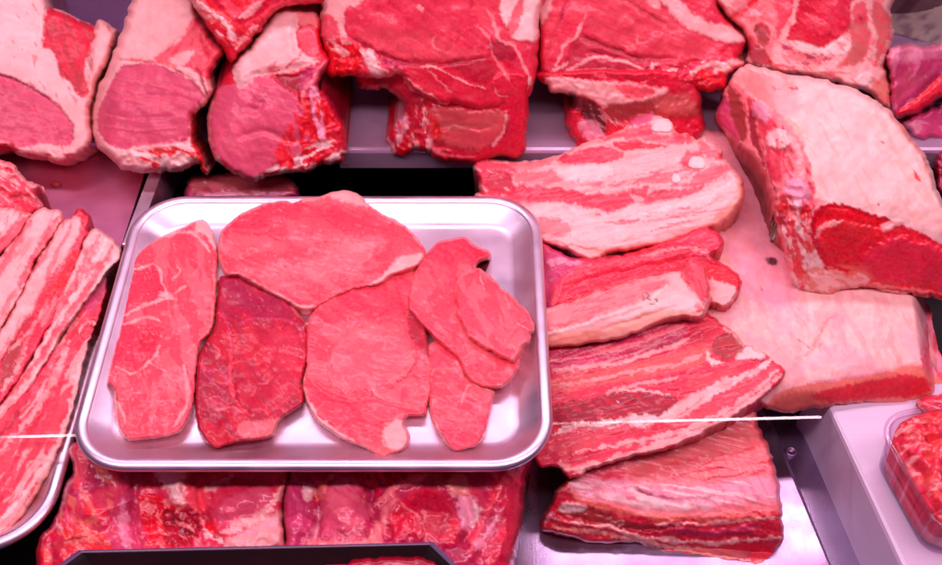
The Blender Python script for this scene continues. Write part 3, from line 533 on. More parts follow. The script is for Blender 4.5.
relief('rib_joint', [(712, -25), (718, 5), (729, 18), (744, 32), (747, 48), (745, 62), (760, 68), (782, 73), (807, 77), (830, 82), (852, 88), (868, 92), (879, 105), (889, 111), (892, 100), (890, 84), (885, 66), (890, 48), (894, 30), (891, 14), (884, -25)],
    [(820, 82, .055, (.05, -.80, .6)), (876, 40, None, (.55, -.55, .6)), (755, 40, None, (-.3, -.8, .5))], ext=(0, .12, -.03), base='fat', edge=(8, .022), rest='meat',
    label='rib joint with bright red eye ringed by white fat, top right of the row', cat_='pork joint', group='joints on the rear shelf',
    parts=[('rib_bone', [(738, 4), (772, -4), (777, 36), (768, 62), (748, 60), (746, 34)])],
    feats=[('P', 'red', [(792, -25), (852, -25), (850, 10), (849, 30), (834, 40), (822, 48), (805, 42), (789, 40), (790, 28), (796, 15)], 2.5, 1, 1.2), ('F', 30, 3, 18, .14, .4), ('P', 'lean', [(820, -20), (850, -20), (848, 20), (835, 32), (822, 20)], 6, .6), ('P', 'lean', [(775, -8), (798, -8), (791, 15), (783, 30), (776, 36)], 2.5, .9), ('L', 'fat', [(798, -5), (794, 12), (786, 28)], 2.2, .8),
           ('P', 'fatw', [(789, 42), (806, 44), (822, 49), (847, 36), (848, 52), (826, 56), (800, 52)], 2, .95, 1), ('P', 'lean', [(780, 44), (800, 52), (832, 58), (815, 64), (795, 60)], 3, .55), ('S', 'purp', 15, 2.5, 5, .50, .8, [(778, 42), (800, 50), (832, 57), (815, 66), (795, 62)]), ('P', 'tan', [(851, 25), (866, 14), (870, 45), (862, 62), (836, 68), (850, 50)], 3, .9), ('P', 'lean', [(853, 5), (866, 2), (867, 20), (855, 24)], 3, .8), ('L', 'dark', [(858, 16), (861, 20)], 2, .8), ('L', 'fat', [(866, 4), (873, 25), (871, 50), (862, 75)], 2, .9, .8),
           ('P', 'tan', [(871, 2), (887, 10), (890, 30), (881, 58), (874, 66), (877, 40)], 2.5, .9), ('P', 'bone', [(856, 80), (870, 72), (873, 80), (862, 88)], 1.5, .9, 1.5), ('S', 'lean', 15, 3, 14, .56, .7, [(775, 62), (830, 64), (862, 76), (850, 86), (790, 74)]), ('P', 'pink', [(732, 5), (772, -5), (776, 40), (766, 60), (746, 52)], 4, .9), ('P', 'brown', [(756, 28), (763, 24), (770, 32), (767, 46), (758, 44)], 2, .9, -2), ('L', 'pink', [(755, 26), (763, 23), (771, 32), (768, 46)], 1.2, .9, 1), ('L', 'blood', [(728, 17), (742, 14), (752, 6), (758, -3)], 3, .9, -2),
           ('P', 'dark', [(744, 34), (754, 42), (764, 52), (772, 68), (752, 62), (746, 50)], 3, .85, -3), ('L', 'fatw', [(752, 14), (760, 17)], 3, .8, 1), ('P', 'brown', [(816, 72), (834, 72), (834, 77), (818, 77)], 2, .7), ('P', 'org', [(870, 92), (884, 76), (891, 92), (888, 108), (878, 104)], 3, .8), ('S', 'leanp', 40, 4, 12, .58, .5), ('L', 'blood', [(765, 58), (775, 66), (790, 72)], 2.5, .7)])
relief('offal_piece', [(889, 50), (900, 45), (910, 44), (922, 47), (942, 43), (975, 40), (975, 85), (942, 97), (933, 104), (920, 112), (905, 118), (893, 115), (889, 100), (890, 80), (887, 62)],
    [(905, 116, .02, (.1, -.75, .65))], ext=(0, .08, -.07), base='memb', edge=(9, .025), rest='meat', mat='gloss',
    label='purplish membrane covered joint below the printed paper at the right edge', cat_='pork joint', group='joints on the rear shelf',
    feats=[('P', 'lil', [(888, 46), (975, 40), (975, 50), (930, 58), (900, 62)], 6, .7), ('S', 'brown', 120, 10, 20, .52, .4, [(889, 52), (930, 55), (925, 90), (892, 100)]), ('S', 'purp', 130, 12, 26, .52, .45), ('S', 'lil', 130, 8, 26, .58, .35), ('P', 'blood', [(894, 113), (915, 98), (942, 74), (978, 55), (978, 90), (942, 97), (920, 113), (904, 118)], 3, .85, -1), ('H', -2, [(895, 112), (915, 97), (942, 75), (975, 56)], 3)])
relief('offal_piece', [(902, 122), (912, 116), (925, 110), (942, 104), (975, 98), (975, 150), (942, 143), (932, 141), (926, 144), (915, 140), (907, 132)],
    [(925, 142, -.01, (.1, -.7, .7))], ext=(0, .03, -.03), base='memb', edge=(9, .025), mat='gloss',
    label='glossy pink offal lobe under the purplish joint at the right edge', cat_='pork joint', group='joints on the rear shelf', feats=[('S', 'lil', 20, 8, 24, .54, .5), ('L', 'dark', [(928, 135), (932, 142)], 2, .7), ('H', -2, [(935, 105), (945, 125), (960, 140)], 4)])
relief('offal_piece', [(934, 164), (938, 150), (950, 146), (975, 140), (985, 205), (944, 198), (936, 184)], [(940, 185, -.03, (-.2, -.6, .75))], zb=-.06, base='dark', edge=(8, .03), mat='gloss',
    label='dark red scrap of offal at the right edge below the pink lobe', cat_='pork joint', group='joints on the rear shelf', feats=[('N', 2, 9), ('S', 'memb', 40, 5, 9, .55, .7)])
# a piece of meat in the dark gap behind the steel tray
relief('wrapped_meat', [(188, 180), (205, 175), (230, 173), (260, 174), (284, 176), (294, 183), (298, 191), (294, 200), (240, 206), (190, 204)], [(240, 200, -.05, (0, -.4, .9))], zb=-.10, base='memb', edge=(8, .03), mat='gloss',
    label='meat lying in the dark gap behind the steel tray', cat_='meat', feats=[('P', 'tan', [(190, 176), (290, 174), (296, 188), (240, 190), (190, 190)], 4, .7), ('L', 'lil', [(196, 194), (230, 193), (288, 192)], 2, .8, 1), ('S', 'brown', 10, 4, 14, .5, .7)])
relief('meat_scrap', [(50, 184), (54, 181), (60, 182), (61, 185), (55, 187)], [(55, 185, -.041, (0, 0, 1))], zb=-.0448, base='brown', edge=(2, .004), res=.8, rag=.4, warp=.5,
    label='tiny brown meat scrap on the bare steel plate', cat_='meat scrap')
# ================================================================== RIGHT: RIB SLAB ON A SKIN-ON SLAB
relief('pork_slab', [(690, 130), (712, 128), (735, 140), (790, 200), (800, 270), (870, 280), (919, 295), (930, 310), (938, 345), (945, 376), (936, 393), (905, 402), (860, 403), (820, 408), (785, 412), (765, 408), (750, 395), (735, 370), (715, 330), (700, 300), (692, 200)],
    [(850, 380, -.042, (.0, -.12, .99)), (840, 379, None, (.12, -.93, .35)), (921, 340, None, (.85, -.15, .5))], zb=-.076, base='skin', edge=(6, .03), k=.006, mat='hide', rest='skin', warp=2.2,
    label='pale skin-on pork slab lying under the big rib slab on the ledge', cat_='pork slab', group='slabs on the right',
    parts=[('cut_side', [(782, 393), (819, 382), (857, 376), (882, 371), (919, 364), (925, 372), (950, 380), (935, 398), (905, 406), (860, 408), (820, 412), (785, 416), (764, 410)]), ('cut_end', [(919, 290), (924, 316), (922, 340), (919, 362), (926, 371), (950, 380), (944, 340), (932, 305)])],
    feats=[('F', 30, 8, 50, .05, .3), ('F', 100, 5, 20, .05, .3), ('P', 'lil', [(700, 130), (740, 140), (800, 200), (800, 290), (770, 310), (735, 280), (715, 220)], 14, .75), ('S', 'pink', 70, 6, 20, .52, .3), ('S', 'rind', 120, 7, 18, .56, .3, [(700, 190), (760, 260), (770, 380), (740, 380), (710, 320)]), ('P', 'rind', [(735, 330), (770, 330), (800, 370), (780, 392), (752, 385)], 12, .45),
           ('L', 'brown', [(838, 315), (828, 320), (822, 330), (818, 341), (811, 348)], 1.6, .45, -.8), ('L', 'brown', [(797, 341), (806, 345), (812, 350)], .9, .5, -.6), ('L', 'tan', [(812, 350), (822, 344)], 1, .6), ('L', 'tan', [(795, 358), (805, 356), (814, 350)], .8, .5), ('P', 'blk', [(766, 260), (771, 257), (778, 260), (776, 264), (770, 265)], 1.4, .9, .8), ('L', 'lean', [(759, 284), (762, 290)], 1.2, .6), ('S', 'lil', 35, 14, 40, .55, .35),
           ('N', 2.5, 9, [(700, 200), (722, 205), (728, 245), (705, 260)]), ('S', 'brown', 60, 3, 7, .58, .7, [(700, 205), (718, 205), (722, 240), (705, 255)]), ('S', 'rind', 60, 3, 8, .5, .6, [(700, 195), (728, 205), (735, 275), (705, 280)]),
           ('P', 'org', [(782, 392), (819, 382), (857, 376), (882, 371), (919, 364), (945, 381), (935, 398), (905, 405), (860, 406), (820, 410), (785, 414), (764, 408)], 1.6, .9), ('P', 'red', [(812, 394), (868, 381), (905, 374), (929, 382), (925, 394), (880, 399), (830, 402)], 2.5, .9), ('P', 'brown', [(764, 408), (790, 394), (815, 392), (830, 404), (785, 413)], 4, .6), ('L', 'lil', [(810, 382), (840, 378), (872, 373)], 1.4, .9), ('L', 'fat', [(880, 372), (920, 364), (936, 376)], 1.6, .7),
           ('P', 'leanp', [(920, 294), (926, 316), (923, 340), (920, 360), (928, 371), (948, 380), (942, 340), (931, 306)], 1.6, .9), ('S', 'lil', 80, 3, 20, .5, .7, [(920, 294), (932, 306), (946, 376), (922, 362)]), ('L', 'red', [(928, 300), (937, 335), (944, 372)], 2, .7)])
relief('rib_slab', [(731, 77), (746, 65), (782, 73), (827, 81), (857, 90), (882, 105), (897, 120), (913, 140), (926, 157), (935, 178), (945, 205), (985, 260), (985, 305), (942, 299), (926, 297), (897, 294), (867, 289), (845, 290), (832, 296), (812, 293), (799, 292), (789, 277), (782, 247), (775, 222), (768, 187), (757, 163), (740, 148), (722, 130), (716, 117), (721, 98)],
    [(897, 296, -.028, (-.05, -.95, .3)), (869, 212, None, (.10, -.32, .94)), (806, 165, None, (-.92, -.12, .37))], zb=-.040, base='skin', edge=(7, .055), k=.009, mat='hide', rest='skin', warp=2.4,
    label='big rib slab with broad pale skin top and dark red cut face', cat_='pork slab', group='slabs on the right',
    parts=[('meat_face', [(800, 218), (828, 203), (847, 206), (869, 211), (894, 218), (914, 229), (942, 242), (990, 270), (990, 310), (942, 304), (840, 300), (815, 298), (806, 270)]),
           ('rib_edge', [(725, 70), (746, 92), (758, 102), (775, 110), (790, 124), (803, 140), (811, 165), (818, 196), (828, 203), (800, 218), (806, 270), (815, 298), (795, 296), (780, 250), (765, 190), (715, 125), (712, 100)])],
    feats=[('F', 55, 7, 60, .05, .3), ('F', 140, 3, 12, .035, .2), ('S', 'rind', 60, 5, 30, .60, .4), ('P', 'pink', [(738, 76), (790, 78), (800, 110), (780, 118), (755, 100)], 8, .45), ('L', 'lean', [(788, 89), (798, 88)], 1.6, .8), ('L', 'memb', [(774, 88), (780, 89)], 1.4, .7), ('P', 'blood', [(913, 170), (919, 176), (921, 182), (915, 178)], 2, .9), ('L', 'brown', [(877, 203), (878, 205)], 1.2, .9), ('L', 'brown', [(882, 142), (884, 143)], 1, .7),
           ('L', 'rind', [(784, 118), (798, 132), (805, 150)], 2.5, .9), ('L', 'org', [(900, 122), (918, 148), (930, 175)], 3, .5), ('L', 'fatw', [(828, 201), (850, 206), (880, 215), (920, 230), (960, 250)], 2, .6),
           ('P', 'pink', [(727, 78), (746, 94), (758, 103), (775, 112), (790, 126), (802, 142), (810, 166), (817, 196), (827, 203), (800, 218), (806, 270), (812, 292), (795, 292), (780, 250), (765, 190), (716, 122), (716, 100)], 2, .95), ('S', 'lean', 62, 5, 22, .50, .85, [(716, 85), (758, 103), (800, 145), (815, 200), (805, 285), (790, 285), (765, 190), (716, 122)]),
           ('P', 'brown', [(729, 84), (740, 98), (746, 118), (744, 142), (736, 132), (728, 108)], 2.5, .95, -2), ('P', 'memb', [(717, 100), (727, 98), (738, 140), (752, 160), (735, 142), (720, 126)], 3, .7), ('P', 'dark', [(749, 110), (756, 116), (758, 140), (768, 170), (758, 155), (750, 138)], 2.5, .9, -2.5), ('L', 'dark', [(767, 150), (771, 175), (776, 200)], 1.5, .8, -1.5),
           ('P', 'lil', [(752, 106), (764, 104), (770, 114), (766, 122), (756, 118)], 3, .9, 2.5), ('P', 'fatw', [(768, 132), (784, 130), (790, 142), (780, 150), (768, 146)], 3.5, .85, 2.5), ('P', 'lean', [(764, 124), (768, 145), (778, 150), (786, 170), (776, 182), (768, 160)], 3, .75), ('L', 'red', [(775, 140), (784, 152), (792, 172)], 3, .7, -1), ('P', 'lil', [(786, 182), (800, 178), (810, 190), (806, 206), (790, 204), (782, 196)], 4, .95, 2.5), ('L', 'fat', [(790, 135), (798, 152), (802, 175)], 3.5, .8, 1.5), ('L', 'blood', [(803, 200), (806, 212), (802, 226)], 3, .9, -1.5), ('L', 'dark', [(800, 210), (805, 217)], 2, .8, -1),
           ('L', 'fat', [(798, 206), (796, 225), (800, 250), (806, 275)], 3, .7, 2), ('L', 'fat', [(822, 207), (812, 222), (806, 240), (808, 262)], 3, .65, 1.5), ('P', 'dark', [(773, 214), (782, 212), (786, 224), (776, 226)], 2.5, .8), ('S', 'fatw', 80, 4, 9, .55, .8, [(775, 205), (812, 210), (820, 292), (792, 290)]), ('N', 2.2, 12, [(765, 200), (815, 208), (822, 292), (792, 290)]), ('S', 'blood', 70, 4, 10, .56, .8, [(770, 200), (812, 210), (820, 292), (792, 288)]), ('N', 2.5, 12, [(716, 85), (758, 103), (800, 145), (815, 200), (790, 230), (765, 190), (716, 122)]),
           ('P', 'red', [(812, 214), (830, 204), (870, 212), (915, 230), (990, 272), (990, 306), (930, 297), (870, 289), (840, 282), (822, 264), (812, 240)], 2, 1), ('P', 'rface', [(818, 226), (840, 214), (870, 216), (915, 234), (990, 276), (990, 303), (930, 294), (870, 286), (842, 278), (826, 262), (818, 242)], 5, 1), ('W', 1.0, [(812, 214), (870, 212), (990, 272), (990, 306), (870, 289), (815, 250)]), ('P', 'blood', [(826, 206), (868, 214), (892, 222), (882, 230), (850, 222), (826, 224), (812, 232)], 3, .8, -1.5), ('P', 'brown', [(830, 222), (858, 220), (880, 228), (865, 238), (836, 240)], 5, .25), ('P', 'lean', [(858, 262), (880, 245), (905, 238), (990, 268), (990, 295), (930, 285), (880, 280)], 6, .8, 2), ('P', 'dark', [(820, 250), (850, 240), (878, 245), (858, 268), (838, 272)], 6, .2),
           ('F', 20, 3, 26, .12, .5, [(812, 225), (990, 272), (990, 306), (820, 280)]), ('P', 'fat', [(880, 228), (892, 220), (905, 221), (890, 231)], 2, .9, 1), ('L', 'fat', [(895, 220), (930, 235), (960, 252)], 1.6, .6), ('P', 'fat', [(812, 276), (835, 270), (850, 276), (862, 270), (870, 280), (850, 290), (828, 296), (812, 292)], 3, .85, 1.5), ('S', 'org', 20, 3, 8, .5, .7, [(806, 268), (865, 268), (870, 292), (812, 296)]), ('L', 'fat', [(868, 284), (900, 288), (945, 294)], 1.6, .5), ('L', 'fat', [(815, 238), (826, 226), (842, 222)], 1.6, .7)])
relief('meat_piece', [(917, 402), (930, 396), (950, 392), (985, 388), (985, 430), (945, 426), (926, 416)], [(950, 410, -.05, (0, -.5, .85))], zb=-.076, base='lean', edge=(7, .03),
    label='red meat piece peeking out behind the plastic tub at the right edge', cat_='meat', feats=[('F', 20, 3, 30, .15, .5), ('S', 'fat', 20, 3, 26, .58, .8)])
# ================================================================== BELLY STACK
BG = 'belly pieces in the right-hand stack'
relief('belly_slab', [(540, 530), (544, 514), (551, 501), (556, 490), (563, 483), (574, 474), (600, 455), (650, 435), (710, 412), (752, 400), (758, 425), (766, 441), (776, 469), (783, 510), (781, 519), (784, 540), (768, 558), (752, 563), (710, 556), (660, 549), (630, 542), (595, 544), (565, 536)],
    [(650, 549, DK+.001, (-.03, -.93, .36)), (640, 513, None, (0, -.25, .97)), (552, 510, None, (-.75, -.55, .4)), (779, 520, None, (.8, -.3, .5))], zb=DK, base='pink', edge=(6, .03), k=.007, rest='top', warp=2.2,
    label='thick streaky belly slab at the bottom of the stack, lying on the steel deck', cat_='pork belly', group=BG,
    parts=[('cut_side', [(535, 545), (540, 505), (556, 486), (567, 487), (577, 500), (610, 506), (640, 516), (675, 518), (710, 517), (790, 513), (792, 545), (752, 570), (640, 560)])],
    feats=[('F', 12, 2.4, 40, .14, .6), ('P', 'tan', [(618, 470), (660, 452), (720, 428), (756, 420), (766, 445), (700, 463), (640, 478), (622, 476)], 6, .9), ('S', 'leanp', 70, 3, 16, .54, .3, [(618, 475), (660, 452), (756, 422), (768, 448), (640, 482)]), ('S', 'lean', 60, 2.6, 14, .60, .35, [(618, 475), (660, 452), (756, 422), (768, 448), (640, 482)]), ('P', 'lean', [(575, 474), (610, 462), (624, 470), (620, 482), (590, 482)], 4, .9), ('S', 'red', -12, 3, 40, .58, .8, [(650, 470), (766, 446), (772, 470), (700, 484)]),
           ('P', 'lil', [(566, 484), (590, 478), (630, 482), (690, 486), (775, 476), (781, 500), (740, 503), (690, 510), (640, 508), (600, 500), (575, 494)], 5, .85), ('S', 'leanp', 62, 2.4, 18, .54, .3, [(600, 478), (780, 455), (782, 508), (640, 508), (575, 494)]), ('S', 'fatw', 12, 3, 30, .56, .8, [(570, 480), (640, 484), (775, 480), (780, 500), (690, 508), (600, 500)]), ('L', 'purp', [(632, 488), (642, 492), (652, 496)], 2, .8, -1.5), ('L', 'purp', [(655, 497), (690, 498), (720, 496)], 1.4, .5), ('L', 'fatw', [(600, 494), (640, 504), (690, 506), (720, 504)], 4, .6, 1),
           ('P', 'red', [(566, 487), (577, 499), (610, 505), (640, 515), (675, 517), (710, 516), (784, 512), (786, 542), (752, 562), (640, 546), (540, 534), (545, 512)], 2, .95), ('L', 'org', [(570, 492), (590, 503), (620, 510), (650, 517), (700, 518), (780, 513)], 3.4, .8, 1.2), ('P', 'brown', [(560, 506), (590, 508), (630, 522), (655, 530), (620, 528), (580, 520)], 3, .85, -2), ('P', 'bone', [(560, 505), (575, 502), (588, 508), (572, 513), (562, 511)], 2, .75, 2), ('L', 'dark', [(560, 514), (600, 522), (640, 530), (680, 526)], 2, .7, -2), ('L', 'fat', [(655, 524), (700, 524), (740, 520), (780, 517)], 1.6, .8, .8), ('L', 'memb', [(670, 529), (710, 533), (760, 527)], 3, .7, 1),
           ('L', 'fat', [(548, 518), (580, 524), (610, 527), (640, 537), (680, 541), (720, 542), (783, 538)], 2, .9, 1), ('P', 'dark', [(640, 532), (690, 530), (740, 532), (782, 526), (783, 536), (720, 539), (670, 538)], 2.5, .5), ('L', 'fat', [(606, 522), (622, 520), (618, 526)], 2, .8, 1), ('L', 'rind', [(552, 527), (590, 532), (640, 541), (690, 550), (750, 560)], 2.6, .85), ('L', 'fat', [(620, 540), (660, 546), (720, 553), (750, 561)], 1.5, .8), ('P', 'red', [(715, 546), (783, 541), (766, 556), (752, 558)], 2.5, .8), ('L', 'lil', [(544, 526), (549, 516), (556, 512)], 2, .8), ('L', 'blood', [(560, 486), (568, 482)], 2.5, .9, 1.5), ('N', 2, 8, [(540, 510), (640, 518), (784, 514), (784, 540), (640, 546), (540, 534)])])
relief('belly_slice', [(536, 356), (585, 344), (622, 334), (650, 320), (676, 314), (695, 314), (709, 313), (722, 325), (736, 333), (744, 343), (754, 347), (771, 357), (785, 372), (772, 391), (750, 407), (732, 420), (710, 431), (695, 438), (660, 451), (622, 460), (590, 470), (572, 478), (556, 466), (536, 458)],
    [(700, 430, -.056, (-.08, -.3, .95))], zb=-.080, base='lean', edge=(4, .016), warp=2.4,
    label='broad streaky belly slice with many fat stripes, second from the bottom of the stack', cat_='pork belly', group=BG,
    feats=[('F', -14, 2, 50, .18, .6), ('S', 'pink', -16, 2.2, 44, .62, .3), ('P', 'memb', [(546, 353), (600, 343), (650, 325), (690, 320), (700, 328), (660, 346), (600, 362), (548, 370)], 5, .6), ('L', 'pink', [(549, 362), (610, 352), (655, 337), (686, 325)], 2.6, .85, 1.5), ('L', 'purp', [(600, 362), (650, 350), (680, 338)], 1.5, .7, -1.5), ('L', 'fat', [(555, 371), (620, 362), (670, 346), (700, 331)], 2.4, .8, 1.5), ('S', 'fat', -18, 2, 26, .60, .5, [(548, 355), (690, 320), (700, 335), (640, 362), (548, 374)]), ('L', 'purp', [(560, 352), (600, 346), (640, 335)], 1.2, .6, -1.2), ('P', 'red', [(690, 316), (712, 316), (722, 330), (700, 340), (684, 332)], 3, .7),
           ('P', 'org', [(553, 378), (600, 370), (650, 360), (700, 345), (713, 352), (700, 365), (660, 374), (610, 384), (555, 392)], 4, .5), ('L', 'fat', [(560, 384), (600, 378), (640, 370), (672, 366), (705, 352)], 2, .7, .8), ('L', 'fat', [(600, 396), (640, 384), (675, 378), (700, 366)], 1.6, .7, .8), ('L', 'fatw', [(620, 390), (650, 391), (672, 396)], 1.8, .8, .8), ('P', 'dark', [(552, 406), (590, 399), (620, 393), (660, 394), (677, 400), (676, 407), (660, 415), (610, 420), (570, 427), (552, 425)], 3, .9, .8), ('S', 'red', 30, 2, 12, .52, .6, [(552, 406), (620, 393), (677, 400), (610, 420), (552, 425)]),
           ('P', 'lean', [(668, 385), (690, 370), (740, 358), (765, 355), (745, 375), (720, 387), (690, 392), (672, 390)], 2.5, .95, 1), ('P', 'tan', [(690, 378), (730, 368), (745, 372), (720, 384), (692, 388)], 4, .4), ('P', 'fatw', [(708, 350), (714, 360), (726, 362), (712, 365), (706, 358)], 2, .95, 1), ('P', 'fatw', [(735, 355), (752, 346), (766, 357), (742, 359)], 2, .95, 1), ('P', 'brown', [(715, 340), (733, 333), (746, 349), (727, 360), (714, 352)], 2.5, .8, -1), ('S', 'red', 30, 3, 9, .52, .7, [(715, 340), (733, 333), (746, 349), (727, 360)]), ('L', 'fat', [(722, 328), (736, 336), (745, 346)], 2, .8),
           ('L', 'fatw', [(552, 434), (580, 426), (620, 422), (660, 418), (690, 404), (718, 388), (745, 376), (772, 360)], 4.4, .95, .8), ('P', 'fat', [(672, 408), (690, 394), (712, 388), (708, 398), (684, 416), (660, 420)], 4, .8), ('L', 'brown', [(562, 430), (600, 427), (625, 424)], .9, .7, -.6), ('L', 'brown', [(672, 418), (690, 408), (706, 396)], .9, .7, -.6), ('P', 'lean', [(551, 438), (590, 430), (635, 428), (600, 446), (570, 460), (551, 458)], 3, .9), ('P', 'tan', [(556, 442), (590, 434), (610, 434), (585, 448), (560, 455)], 5, .4), ('P', 'leanp', [(692, 416), (720, 396), (770, 366), (776, 378), (745, 394), (720, 412), (694, 426)], 3, .8),
           ('L', 'fat', [(572, 452), (600, 448), (640, 440), (690, 428), (725, 410), (755, 390), (778, 371)], 2.3, .9, 1), ('L', 'lean', [(590, 456), (640, 447), (690, 434), (730, 415)], 1.6, .6), ('L', 'fat', [(560, 464), (580, 470), (622, 456), (680, 438), (710, 427), (750, 402), (780, 376)], 4, .9, .8), ('L', 'fatw', [(617, 402), (619, 404)], 1.2, .9)])
relief('belly_slice', [(535, 314), (570, 302), (600, 292), (635, 281), (668, 272), (680, 270), (686, 262), (700, 262), (707, 272), (710, 290), (709, 305), (701, 317), (676, 318), (655, 326), (622, 338), (592, 344), (552, 349), (535, 346)],
    [(610, 338, -.022, (0, -.88, .48)), (610, 326, None, (-.10, -.28, .96))], zb=-.065, base='fat', edge=(4, .016), k=.004, mat='hide', warp=2.0,
    label='pale fatty belly slice with a small grey inspection stamp, middle of the stack', cat_='pork belly', group=BG,
    feats=[('F', -17, 3, 40, .06, .35), ('P', 'pink', [(547, 313), (600, 294), (650, 279), (668, 282), (640, 299), (600, 316), (560, 328), (548, 332)], 4, .9, .8), ('S', 'leanp', -18, 3, 18, .55, .5, [(547, 313), (650, 279), (668, 282), (600, 316), (548, 332)]), ('L', 'fatw', [(548, 334), (580, 326), (610, 315), (645, 302), (668, 284)], 1.5, .8, .8), ('P', 'fatw', [(620, 318), (650, 303), (680, 296), (700, 302), (690, 311), (650, 312)], 4, .7), ('H', -1.4, [(640, 304), (655, 294), (668, 282)], 2.5), ('H', -1.2, [(600, 330), (640, 318), (676, 308)], 2),
           ('P', 'rind', [(546, 335), (590, 330), (620, 322), (645, 313), (692, 311), (700, 316), (676, 319), (622, 339), (590, 346), (548, 350)], 2.5, .9), ('P', 'org', [(546, 338), (575, 334), (600, 332), (590, 346), (550, 350)], 5, .5), ('P', 'lean', [(682, 262), (700, 261), (708, 275), (709, 298), (700, 300), (694, 288), (684, 280)], 3, .85, 1.5), ('S', 'red', 70, 2.5, 16, .52, .7, [(682, 262), (700, 261), (709, 298), (694, 288)]), ('L', 'leanp', [(688, 283), (698, 292), (704, 305)], 3, .8), ('L', 'red', [(696, 304), (700, 312)], 2.5, .7),
           ('L', 'ink', [(641, 294), (643, 298), (642, 301)], .8, .95), ('L', 'ink', [(645, 292), (648, 295), (646, 298), (650, 300)], .8, .9), ('L', 'ink', [(648, 301), (652, 299), (655, 302), (652, 305), (648, 303)], .8, .95), ('L', 'ink', [(655, 300), (657, 302)], .7, .8)])
relief('belly_slice', [(533, 244), (556, 250), (575, 256), (605, 257), (622, 255), (660, 243), (690, 230), (702, 226), (715, 231), (723, 240), (721, 251), (710, 256), (725, 264), (742, 280), (741, 288), (735, 300), (725, 308), (712, 305), (700, 315), (640, 310), (580, 320), (534, 320)],
    [(690, 250, .000, (-.15, -.28, .95))], zb=-.060, base='lean', edge=(4, .016), warp=2.2,
    label='dark red belly slice showing between the top slice and the pale stamped slice', cat_='pork belly', group=BG,
    feats=[('F', -16, 2.2, 50, .2, .7), ('S', 'pink', -17, 2, 36, .66, .4), ('P', 'memb', [(543, 248), (562, 252), (580, 262), (566, 280), (556, 300), (546, 312)], 4, .85), ('L', 'lil', [(548, 262), (570, 262), (585, 264)], 3, .7, 1), ('L', 'leanp', [(552, 304), (560, 286), (580, 270), (620, 261), (660, 256), (690, 250)], 5, .9, 3.5), ('S', 'lean', 80, 2.0, 9, .56, .5, [(556, 290), (580, 266), (690, 246), (690, 256), (600, 276)]), ('P', 'red', [(558, 306), (600, 282), (640, 271), (685, 260), (690, 270), (640, 282), (600, 294)], 3, .85, -1.5), ('H', -2.5, [(556, 300), (585, 282), (640, 268), (690, 258)], 3), ('L', 'pink', [(575, 300), (600, 290), (640, 279)], 1.2, .6),
           ('P', 'lean', [(622, 256), (660, 245), (702, 228), (720, 238), (718, 250), (690, 249), (640, 256)], 2.5, .9, 2), ('L', 'fat', [(640, 255), (680, 248), (712, 252)], 1.6, .6), ('L', 'leanp', [(650, 250), (690, 236), (710, 234)], 1.6, .8), ('L', 'blood', [(625, 256), (660, 246), (695, 230)], 1.8, .7), ('P', 'blood', [(700, 262), (725, 266), (742, 280), (738, 288), (720, 280), (706, 274)], 3, .8, 1), ('P', 'fat', [(711, 279), (722, 282), (736, 288), (733, 301), (722, 308), (712, 303), (708, 290)], 3, .95, 2), ('L', 'pink', [(710, 281), (712, 292)], 3, .7), ('L', 'dark', [(695, 256), (710, 260), (722, 264)], 1.6, .7, -2)])
